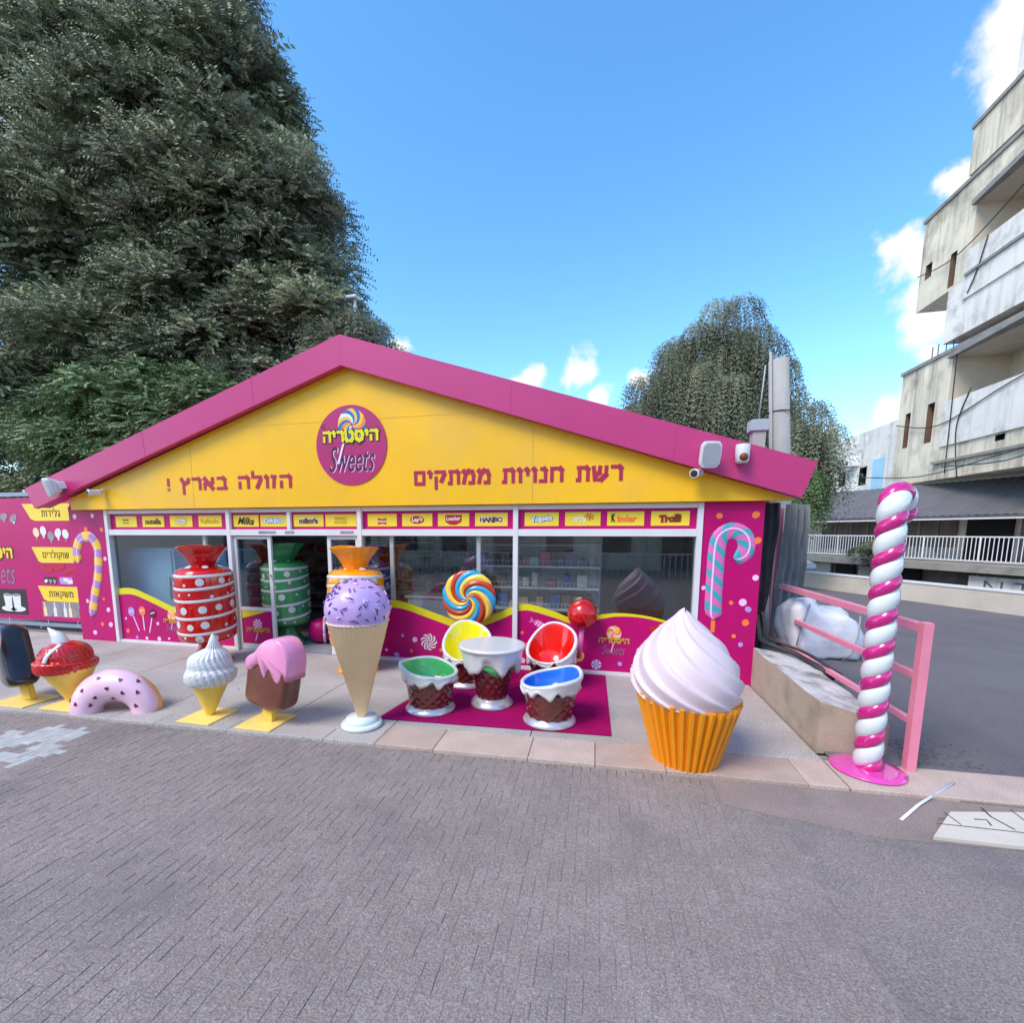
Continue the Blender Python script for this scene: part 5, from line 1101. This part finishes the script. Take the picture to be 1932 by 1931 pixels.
top = smooth_poly([(-3.605, .60), (-3.59, .70), (-3.51, .762), (-3.43, .80), (-3.34, .888), (-3.21, .952), (-3.06, .95), (-2.965, .865), (-2.935, .745), (-2.955, .62)], 3, False)+smooth_poly([(-2.965, .53), (-2.995, .60), (-3.03, .60), (-3.07, .52), (-3.12, .50), (-3.17, .56), (-3.21, .63), (-3.25, .61), (-3.30, .53), (-3.34, .575), (-3.37, .66), (-3.41, .665), (-3.47, .615), (-3.54, .592)], 3, False)
M(Matrix.Translation((-3.3, 4.1, 0)) @ Matrix.Rotation(R(-14), 4, 'Z') @ Matrix.Translation((3.3, -4.1, 0))).add(*(lambda q: (q.v, q.f, 0, True))((lambda: (lambda P: (lambda m: m)( (lambda n: M().add([(x, 4.10+yy, z) if s_ == 1 else (-3.22+(x+3.22)*s_, 4.10+yy, .72+(z-.72)*s_) for yy, s_ in ((-.128, .93), (-.122, .975), (-.10, 1), (.10, 1), (.122, .975), (.128, .93)) for x, z in P],
    [(r_*n+i, r_*n+(i+1) % n, (r_+1)*n+(i+1) % n, (r_+1)*n+i) for r_ in range(5) for i in range(n)]+[tuple(range(n)), tuple(reversed(range(5*n, 6*n)))], 0, True))(len(P))))(top))())).build('pink_coating', K['pinki'], t)
# --- dark lolly on the left edge
t = thing('dark_ice_lolly', (-6.72, 3.97, 0), 'nearly black ice lolly at the left edge with a red and white bitten top', 'ice cream statue')
sqplate(t, -7.0, -6.46, 3.76, 4.17)
M().box((-6.70, 3.98, .14), (.13, .07, .26), 0, Matrix.Rotation(R(-12), 3, 'Y'), .02).build('stick', K['coney'], t)
dk = [(-7.22, .86), (-7.05, .915), (-6.88, .90), (-6.80, .83), (-6.58, .45), (-6.49, .30), (-6.55, .23), (-6.75, .185), (-6.95, .21), (-7.08, .30), (-7.22, .60)]
M(Matrix.Translation((-6.8, 3.97, 0)) @ Matrix.Rotation(R(-22), 4, 'Z') @ Matrix.Translation((6.8, -3.97, 0))).add(*(lambda q: (q.v, q.f, 0, True))(puff(smooth_poly(dk, 4), 3.97, .28, .09))).build('bar', K['dchoc'], t)
o = M().lathe([(.12, 0), (.14, .012), (.135, .03), (.10, .035)], 28).build('bitten_rim', K['whiteg'], t)
o.data.transform(Matrix.Translation(wloc(t))); o.location = Vector((-6.68, 3.765, .80))-wloc(t); o.rotation_euler = (R(82), 0, R(-22))
o = M().lathe([(.02, .02), (.098, .03), (.09, .045), (.02, .05)], 24).build('red_filling', K['redg'], t)
o.data.transform(Matrix.Translation(wloc(t))); o.location = Vector((-6.68, 3.765, .80))-wloc(t); o.rotation_euler = (R(82), 0, R(-22))

# --- half donut
t = thing('half_donut', (-5.33, 3.98, 0), 'half donut arch with lilac icing and dark hearts standing on the kerb', 'donut statue')
ang = R(28)      # the arch is turned a little
def dpos(u, ph, off=0.0):
    """u 0..1 along the arch, ph around the tube"""
    th = pi*(1-u); Rx, Rz_ = .355, .29; c_ = Vector((Rx*cos(th), 0, Rz_*sin(th))); tn = Vector((-Rx*sin(th), 0, Rz_*cos(th))).normalized(); nr_ = Vector((tn.z, 0, -tn.x))
    if nr_.dot(c_) < 0: nr_ = -nr_
    r_ = .17+off; p = c_+nr_*r_*cos(ph)+Vector((0, -1, 0))*r_*1.02*sin(ph)
    p.z = max(p.z, 0.0) if u not in (0, 1) else max(0, p.z)
    return Vector((-5.37+p.x*cos(ang)-p.y*sin(ang), 4.02+p.x*sin(ang)*.6+p.y*cos(ang), p.z))
m = M().grid(lambda i, j: dpos(j/40, 2*pi*i/36), 36, 40, wrapu=True); m.build('dough', K['dough'], t)
def ic(i, j):
    u = j/60; a0 = -.28+.10*sin(u*26)+.05*sin(u*11)-.1-.15*(1-u)*3+1.9*max(0, u-.5); a1 = pi*1.12+.1*sin(u*23)
    a0 = min(a0, .95)
    k = i/28; e = min(1, 6*min(k, 1-k)+.05); return dpos(u, a0+(a1-a0)*k, .016*math.sqrt(e))
M().grid(ic, 28, 60).build('icing', K['donut'], t)
hp = [(0, -.02), (.022, .006), (.018, .02), (.008, .02), (0, .012), (-.008, .02), (-.018, .02), (-.022, .006)]
for u, ph in ((.12, 1.3), (.26, 1.1), (.34, 1.9), (.42, .8), (.5, 1.5), (.60, .9), (.66, 1.6), (.78, 1.1), (.88, 1.7), (.2, 2.1), (.55, 2.2), (.1, .6), (.72, .55)):
    p = dpos(u, ph, .0); q = dpos(u+.01, ph, 0); s_ = dpos(u, ph+.05, 0); e1 = (q-p).normalized(); e2 = (s_-p).normalized(); nn = e1.cross(e2).normalized(); ce = dpos(u, ph, .017)
    if (dpos(u, ph, .03)-p).dot(nn) < 0: nn = -nn
    n_ = len(hp); rt_ = random.uniform(-.5, .5)
    P = [ce+(e1*(a*cos(rt_)-b*sin(rt_))+e2*(a*sin(rt_)+b*cos(rt_))*-1)*1.0 for a, b in hp]
    M().add([tuple(v_-nn*.006) for v_ in P]+[tuple(v_+nn*.006) for v_ in P], [tuple(range(n_)), tuple(reversed(range(n_, 2*n_)))]+[(i, (i+1) % n_, (i+1) % n_+n_, i+n_) for i in range(n_)]).build('heart', K['heart'], t)

# --- carpet
cp = M(); P0 = [(-2.30, 4.44), (.20, 4.58), (.17, 6.60), (-1.95, 6.58)]
n_ = 26
cp.grid(lambda i, j: tuple((Vector(P0[0]).lerp(Vector(P0[1]), i/n_)).lerp(Vector(P0[3]).lerp(Vector(P0[2]), i/n_), j/n_))+(.008+.0035*noise.noise(Vector((i*.35, j*.35, 0))),), n_, n_)
cp.add([(*P0[0], .001), (*P0[1], .001), (*P0[2], .001), (*P0[3], .001)], [(3, 2, 1, 0)]); 
cp.build('carpet', K['carpet'], recalc=False, org=(-1, 5.5, 0), label='magenta carpet laid on the pavement under the table and cup chairs', cat='carpet')
ZC = .012
def cupseat(name, x, y, th_back, col, label, hb=.26, sd=0, cat='chair', sc=1.0, h0=.395):
    t = thing(name, (x, y, ZC), label, cat, 'cupcake shaped chairs around the round table')
    xf = Matrix.Translation((x, y, ZC)) @ Matrix.Scale(sc, 4)
    M(xf).lathe([(.285, 0), (.29, .012), (.265, .04), (.235, .072), (.2, .075)], 44).build('base', K['silver'], t)
    # woven waffle body: diagonal ribs
    def wf(i, j):
        a = 2*pi*i/120; v_ = j/26; z = .07+.28*v_; r = .235+.036*v_; rib = max(abs(sin(7*a+9*v_))**6, abs(sin(7*a-9*v_))**6); return ((r+.010*rib)*cos(a), (r+.010*rib)*sin(a), z)
    M(xf).grid(wf, 120, 26, wrapu=True).build('waffle_body', K['waffle'], t, recalc=False)
    def h(a):
        d = (a-th_back+pi) % (2*pi)-pi; k = ((1+cos(d))/2)**1.25
        return h0+hb*k+.018*sin(3*d)*k-.02*math.exp(-(d*2.2)**2)*(1 if hb < .3 else 0)
    def rim(a): return .30+.035*((h(a)-h0)/hb)
    rg = random.Random(sd); ph = [rg.uniform(0, 6) for _ in range(4)]
    def drip(a): return .335-.020*sin(7*a+ph[0])-.020*sin(11*a+ph[1])-.012*sin(17*a+ph[2])+.3*(h0-.395)+.02*((h(a)-h0)/hb)
    def sh(i, j):
        a = 2*pi*i/96; H_ = h(a); D = drip(a); Rr = rim(a); n2 = .008*sin(9*a+ph[3])
        prof = [(.262+.05*(D-.27), D+.012), (.287, D-.012), (.312+n2, D+.008), (.325+n2, D+.035), (.318+n2*.5+.2*(Rr-.315), D+(H_-D)*.45), (Rr+.022, D+(H_-D)*.8), (Rr+.024, H_-.012), (Rr+.008, H_+.008), (Rr-.012, H_+.004), (Rr-.022, H_-.012)]
        r, z = prof[j]; return (r*cos(a), r*sin(a), z)
    M(xf).grid(sh, 96, 9, wrapu=True).build('icing_shell', K['icing'], t, recalc=True)
    def inn(i, j):
        a = 2*pi*i/72; H_ = h(a); Rr = rim(a); prof = [(Rr-.021, H_-.010), (Rr-.035, H_-.05), (.262, .31+.3*(H_-.33)), (.225, .29), (.17, .264), (.08, .258), (.002, .258)]
        r, z = prof[j]; return (r*cos(a), r*sin(a), z)
    M(xf).grid(inn, 72, 6, wrapu=True).build('seat', K[col], t, recalc=False)
    return t
cupseat('cup_chair', -1.83, 4.86, R(172), 'seatg', 'cup chair with green seat front left on the carpet', .12, 1, h0=.44)
cupseat('cup_chair', -.45, 4.83, R(8), 'seatb', 'cup chair with blue seat front right on the carpet', .13, 2, h0=.43)
cupseat('cup_chair', -1.66, 5.82, R(100), 'seaty', 'cup chair with yellow seat behind the round white table', .40, 3)
cupseat('cup_chair', -.55, 5.95, R(75), 'seatr', 'cup chair with scarlet seat nearest the red lollipop', .40, 4)
# --- table
t = thing('cupcake_table', (-1.17, 5.17, ZC), 'round white table dripping icing over a brown waffle pedestal', 'table')
xf = Matrix.Translation((-1.17, 5.17, ZC))
M(xf).lathe([(.255, 0), (.26, .012), (.23, .045), (.185, .09), (.16, .095)], 44).build('base', K['silver'], t)
def wf(i, j):
    a = 2*pi*i/110; v_ = j/26; z = .09+.44*v_; r = .165+.095*v_; rib = max(abs(sin(7*a+10*v_))**6, abs(sin(7*a-10*v_))**6); return ((r+.010*rib)*cos(a), (r+.010*rib)*sin(a), z)
M(xf).grid(wf, 110, 26, wrapu=True).build('waffle_pedestal', K['waffle'], t, recalc=False)
M(xf).lathe([(.262, .46), (.29, .455), (.305, .49), (.30, .56)], 60, mod=lambda r, z, a, k: (r, z-(.045*sin(5*a+1.2) if k < 2 else 0))).build('green_icing', K['seatg'], t)
def td(i, j):
    a = 2*pi*i/110; D = .49-.05*sin(5*a+.4)-.055*max(0, sin(7*a+1.9))-.03*sin(3*a+2); 
    prof = [(.285, D+.012), (.305, D-.008), (.328, D+.012), (.335, D+.05), (.35, .60), (.365, .66), (.372, .685)]; r, z = prof[j]; return ((r+.006*sin(11*a))*cos(a), (r+.006*sin(11*a))*sin(a), z)
M(xf).grid(td, 110, 6, wrapu=True).build('dripping_icing', K['icing'], t)
M(xf).lathe([(.36, .684), (.392, .69), (.398, .705), (.392, .722), (.37, .728)], 72).build('table_top', K['whiteg'], t)

# --- swirl lollipop standing at the window
t = thing('swirl_lollipop', (-1.80, 6.50, 0), 'large pinwheel lollipop of blue red and yellow swirls at the window', 'lollipop statue')
nS = 12; sub_ = 8; nrr = 22; rad = .405
def sw(side):
    def fn(i, j):
        rr = j/nrr; a = 2*pi*i/(nS*sub_)-2.6*rr**.8; f = (i % sub_)/sub_; bulge = .022*sin(pi*f)*min(1, rr*3)
        dd = .075*math.sqrt(max(0, 1-rr**2.6))+bulge*(1-.2*rr)+.012*math.exp(-(rr*6)**2)
        edge = rad*(1+.018*sin(pi*f))*rr; return (-1.82+edge*cos(a), 6.50-side*dd, 1.075+edge*sin(a))
    return fn
pal = [0, 1, 2]
for s_, nm in ((1, 'swirl_face'), (-1, 'swirl_back')):
    M().grid(sw(s_), nS*sub_, nrr, wrapu=True, mfn=lambda i, j: pal[(i//sub_) % 3]).build(nm, [K['yelc'], K['skyb'], K['rustc']], t, recalc=False)
M().tube([(-1.82, 6.50, .70), (-1.82, 6.50, .03)], .028, 12).build('stick', K['skyb'], t); M().lathe([(.12, 0.001), (.12, .02), (.03, .035)], 24, (-1.82, 6.50, 0)).build('foot', K['whiteg'], t)
t = thing('ball_lollipop', (-.19, 6.50, .2), 'red ball lollipop on a pink stick at the right hand windows', 'lollipop statue')
M().lathe([(.205*cos(q), .205*sin(q)) for q in [R(x) for x in range(-88, 89, 8)]], 36, (-.17, 6.46, .905), mod=lambda r, z, a, k: (r*(1+.012*sin(z*55+sin(a*2))), z)).build('ball', K['redg'], t)
M().tube([(-.17, 6.46, .70), (-.205, 6.48, .27)], .036, 12).build('stick', K['pinkpr'], t)

# --- giant cupcake
CX, CY = .83, 4.28
t = thing('giant_cupcake', (CX, CY, 0), 'giant cupcake with pale pink swirled cream in a pleated orange case', 'cupcake statue')
npl = 34
def cup(i, j):
    a = 2*pi*i/(npl*4); v_ = j/10; f = (i % 4); zg = (1, .5, -1, .5)[f] if False else (1 if f in (0, 1) else -1); r = .265+.165*v_; r += .017*zg*(.75+.4*v_); a2 = a+(.012 if f in (1, 2) else 0)
    z = -.0+.625*v_+.02*cos(a-2.4)*v_*2; return (CX+r*cos(a2)-.01*v_, CY+r*sin(a2), z)
m = M().grid(cup, npl*4, 10, wrapu=True, smooth=False)
m.grid(lambda i, j: (lambda p: (CX+(p[0]-CX)*.89, CY+(p[1]-CY)*.89, p[2]-.0-(.12*j)))(cup(i, 10)), npl*4, 1, wrapu=True, smooth=False)
o1 = 10*npl*4; o2 = 11*npl*4
for i in range(npl*4): j = (i+1) % (npl*4); m.f.append((o1+i, o1+j, o2+j, o2+i)); m.m.append(0); m.sm.append(False)
m.add([cup(i, 0) for i in range(npl*4)], [tuple(range(npl*4))]); m.build('pleated_case', K['cup'], t, recalc=False)
prof = smooth_poly([(.30, .545), (.40, .575), (.445, .66), (.455, .76), (.43, .87), (.375, .98), (.30, 1.09), (.215, 1.18), (.14, 1.25), (.085, 1.305), (.045, 1.345), (.006, 1.368)], 6, False)
nn = 160; nr_ = 10
def crm(i, j):
    r, z = prof[j]; v_ = j/(len(prof)-1); a = 2*pi*i/nn; ph = (nr_*a/(2*pi)+v_*9.0-3.4*v_*v_) % 1.0
    saw = ph**1.6 if ph < .88 else (.88**1.6)*(1-ph)/.12
    amp = .088*(1-v_)**.5*(1 if j > 4 else j/4*.7); rr = r*(1+amp*(saw-.45)*1.5); return (CX-.02-.04*v_+rr*cos(a), CY+rr*sin(a), z+.035*(saw-.5)*(1-v_)+.02*cos(a-2.4))
M().grid(crm, nn, len(prof)-1, wrapu=True).build('swirled_cream', K['cream'], t, recalc=True)

# --- candy cane pole
t = thing('candy_cane_pole', (2.33, 4.44, .0), 'tall twisted pink and white candy cane post on a round pink base', 'candy cane statue')
M().lathe([(.26, .004), (.27, .008), (.268, .020), (.20, .024)], 56, (2.335, 4.42, 0)).build('base_disc', K['discP'], t)
hd = Vector((.62, .78, 0)).normalized(); Rr = .150; Hs = 2.19
base = Vector((2.335, 4.43, .02)); lean = Vector((-.03, 0, 0))
path = []; 
for k in range(0, 130): z = Hs*k/129; path.append(base+Vector((-.02*z/Hs, 0, z)))
cc_ = path[-1]+hd*Rr
for k in range(1, 46): a = pi-pi*1.08*k/45; path.append(cc_+hd*Rr*cos(a)+Vector((0, 0, Rr*sin(a))))
for k in range(1, 6): path.append(path[-1]+Vector((0, 0, -.012))-hd*.001)
cum = [0]
for a, b in zip(path, path[1:]): cum.append(cum[-1]+(b-a).length)
pitch = .262; npsi = 40; Rc = .103
def cane(i, j):
    p = path[j]; d = (path[min(j+1, len(path)-1)]-path[max(0, j-1)]).normalized(); q1 = hd.cross(Vector((0, 0, 1))).normalized(); q2 = d.cross(q1)
    s_ = cum[j]; psi = i/npsi; a = 2*pi*(psi-s_/pitch*-1)
    loc = psi/.58 if psi < .58 else (psi-.58)/.42; bul = sin(pi*loc)**.55 if 0 < loc < 1 else 0
    r = Rc*(.80+.23*bul)*(1-.0*s_); e = min(1, (cum[-1]-s_)/.07); r *= math.sqrt(max(.0, 1-(1-e)**2)) if e < 1 else 1
    return tuple(p+q1*r*cos(a)+q2*r*sin(a))
M().grid(cane, npsi, len(path)-1, wrapu=True, mfn=lambda i, j: 0 if i/npsi < .575 else 1).build('twisted_shaft', [K['cane'], K['caneP']], t, recalc=False)

# --- speakers and cameras
def speaker(x, y, z, yaw, pitch_, w_, h_, label):
    t = thing('loudspeaker', (x, y, z), label, 'loudspeaker')
    xf = Matrix.Translation((x, y, z)) @ Matrix.Rotation(yaw, 4, 'Z') @ Matrix.Rotation(pitch_, 4, 'X')
    m = M(xf); V = []; F = []; n = 20
    for yy, s_ in ((-.10, .90), (-.095, 1), (-.04, 1), (.08, .62), (.10, .5)):
        for i in range(n): a = 2*pi*i/n; ca, sa = cos(a), sin(a); q = (abs(ca)**5+abs(sa)**5)**(-.2); V.append((w_/2*ca*q*s_, yy, h_/2*sa*q*s_))
    for r_ in range(4):
        for i in range(n): j = (i+1) % n; F.append((r_*n+i, r_*n+j, r_*n+n+j, r_*n+n+i))
    F += [tuple(range(n)), tuple(reversed(range(4*n, 5*n)))]; m.add(V, F).build('cabinet', K['camw'], t)
    V = [(w_/2*.84*cos(2*pi*i/n)*((abs(cos(2*pi*i/n))**5+abs(sin(2*pi*i/n))**5)**(-.2)), -.105, h_/2*.84*sin(2*pi*i/n)*((abs(cos(2*pi*i/n))**5+abs(sin(2*pi*i/n))**5)**(-.2))) for i in range(n)]
    M(xf).add(V+[(a, -.099, c) for a, b, c in V], [tuple(range(n))]+[(i, (i+1) % n, (i+1) % n+n, i+n) for i in range(n)]).build('grille', K['grille'], t)
    M(xf).box((w_*.42, .10, 0), (.05, .10, .12), 0, None, .01).build('bracket', K['camw'], t)
speaker(-9.25, 6.24, 2.82, R(-28), R(14), .36, .32, 'white loudspeaker on the left end of the pink fascia')
speaker(1.28, 6.24, 2.98, R(10), R(12), .235, .31, 'white loudspeaker on the right end of the pink fascia above a camera')
def bullet(x, y, z, yaw, label, tip):
    t = thing('security_camera', (x, y, z), label, 'camera'); xf = Matrix.Translation((x, y, z)) @ Matrix.Rotation(yaw, 4, 'Z') @ Matrix.Rotation(tip, 4, 'X') @ Matrix.Rotation(R(90), 4, 'X')
    M(xf).lathe([(.045, -.08), (.05, -.06), (.05, .06), (.058, .07), (.058, .10), (.048, .10)], 24).build('housing', K['camw'], t)
    M(xf).lathe([(.045, .097), (.045, .1012), (.02, .1014)], 20).build('lens', K['blacki'], t)
    M(xf).tube([(0, 0, -.06), (.0, .05, -.12), (.0, .05, -.2)], .02, 8).build('bracket', K['camw'], t)
bullet(-8.52, 6.38, 2.72, R(-25), 'white bullet camera low on the left of the yellow gable', R(6))
bullet(1.20, 6.38, 2.78, R(-35), 'white bullet camera under the right loudspeaker', R(10))
t = thing('dome_camera', (1.68, 6.36, 2.98), 'small white camera with round dark lens on the right fascia', 'camera')
M().lathe([(.05, -.11), (.075, -.09), (.08, 0), (.08, .10), (.075, .11)], 24, (1.68, 6.31, 2.98)).build('housing', K['camw'], t)
o = M().lathe([(.048*cos(R(x)), .048*sin(R(x))) for x in range(0, 90, 15)], 20).build('lens', K['brownl'], t); o.data.transform(Matrix.Translation(wloc(t))); o.location = (0, -.115, -.045); o.rotation_euler = (R(75), 0, 0)

# --- street litter
M().tube([(2.20, 3.70, -.022), (2.45, 3.95, -.02), (2.9, 4.32, .012)], .012, 6, flat=.6).build('white_stick', K['whitei'], org=(2.5, 4.0, 0), label='thin white strip lying across the kerb near the pink round base', cat='strip')
sb = M(); P = [(2.28, 3.505), (6, 3.62), (6, 4.10), (3.16, 3.995), (2.60, 3.87)]
n_ = len(P); sb.add([(x, y, -.029) for x, y in P]+[(x, y, -.006) for x, y in P], [tuple(range(n_, 2*n_)), tuple(reversed(range(n_)))]+[(i, (i+1) % n_, (i+1) % n_+n_, i+n_) for i in range(n_)])
so = sb.build('white_slab', [K['parap']], org=(3.2, 3.75, -.03), label='flat whitewashed concrete slab with black marks at the right edge of the street', cat='slab')
for pts in ([(2.40, 3.68), (6, 3.78)], [(2.55, 3.85), (2.56, 3.70)], [(2.86, 3.98), (2.84, 3.86), (2.88, 3.72)], [(3.05, 4.0), (3.03, 3.76)], [(3.12, 3.95), (3.25, 3.955)], [(3.18, 3.95), (3.17, 3.8)], [(2.70, 3.80), (2.78, 3.81), (2.76, 3.74)], [(2.45, 3.75), (2.5, 3.76)]):
    M().tube([(x, y, -.0045) for x, y in pts], .004 if len(pts) < 3 else .006, 5, flat=.3).build('painted_mark', K['blacki'], so)
for i, (x, y, rt_) in enumerate([(-4.5, 4.9, 2), (-5.8, 6.3, .2)]):
    lf = M(Matrix.Translation((x, y, -.034 if y < 3.8 else .001)) @ Matrix.Rotation(rt_, 4, 'Z')); lf.add([(-.03, 0, .002), (0, .012, .006), (.03, 0, .003), (0, -.012, .005)], [(0, 1, 2, 3)])
    lf.build('fallen_leaf', K['rust'] if y > 3.8 else K['whitei'], org=(x, y, -.034 if y < 3.8 else 0), label=['dry leaf on the pavement behind the soft serve', 'dry leaf by the left shop window', 'small pale scrap on the pavers before the blue cup chair', 'pale scrap on the street right of the cupcake'][i], cat='litter')

# --- the other side of the street, mirrored in the windows
ob = thing('street_building', (-2, -13, -.06), 'long pale building across the street behind the viewpoint', 'building')
M().b2((-26, -17, -.06), (16, -13, 7.5)).build('wall', K['tower'], ob)
for k in range(13):
    x = -24.5+k*3.1
    M().b2((x, -13.0, .9 if k % 3 else -.05), (x+1.5, -12.97, 2.5)).build('window', K['cglass'], ob); M().b2((x, -13.0, 4.2), (x+1.4, -12.97, 5.8)).build('window', K['cglass'], ob)
    M().b2((x-.05, -12.97, 2.5), (x+1.55, -12.85, 2.6)).build('lintel', K['towerd'], ob)
rr2 = thing('street_railing', (-2, -9, -.06), 'white railing across the street behind the viewpoint', 'railing')
M().b2((-22, -9.02, .98), (12, -8.98, 1.04)).build('rail', K['whitei'], rr2)
mb = M().b2((-.015, -.015, 0), (.015, .015, 1.03)).build('baluster', K['whitei'], rr2); mb.data.transform(Matrix.Translation(wloc(rr2)))
for k in range(136):
    o = mb if k == 0 else mb.copy()
    if k: C.objects.link(o); o.parent = rr2
    o.location = Vector((-22+.25*k, -9, -.06))-wloc(rr2)

for k in range(22):
    x = -9.2+k*.54
    M().disc((x, GY-.0005, 2.455), .008, n=6, t=.003).build('screw', K['mustard'], gab)
for k in range(9):
    t_ = (k+.5)/9
    for (x0, z0), (x1, z1), par_ in (((-9.95, 2.50), (-3.75, 4.47), fl), ((2.36, 2.49), (-3.65, 4.47), fr)):
        M().disc((x0+(x1-x0)*t_, 6.3695, z0+(z1-z0)*t_), .008, n=6, t=.003).build('screw', K['fascia'], par_)

t = thing('street_lamp', (-6.25, 11.6, -.02), 'small street lamp head with yellow band poking out of the tree above the roof', 'street lamp')
M().tube([(-6.25, 11.6, -.02), (-6.25, 11.6, 7.95)], .045, 8).build('post', K['camw'], t)
M().b2((-6.95, 11.45, 7.95), (-6.15, 11.65, 8.03), 0, .02).build('lamp_head', K['camw'], t); M().b2((-6.92, 11.47, 8.035), (-6.55, 11.63, 8.13)).build('yellow_band', K['wave'], t)
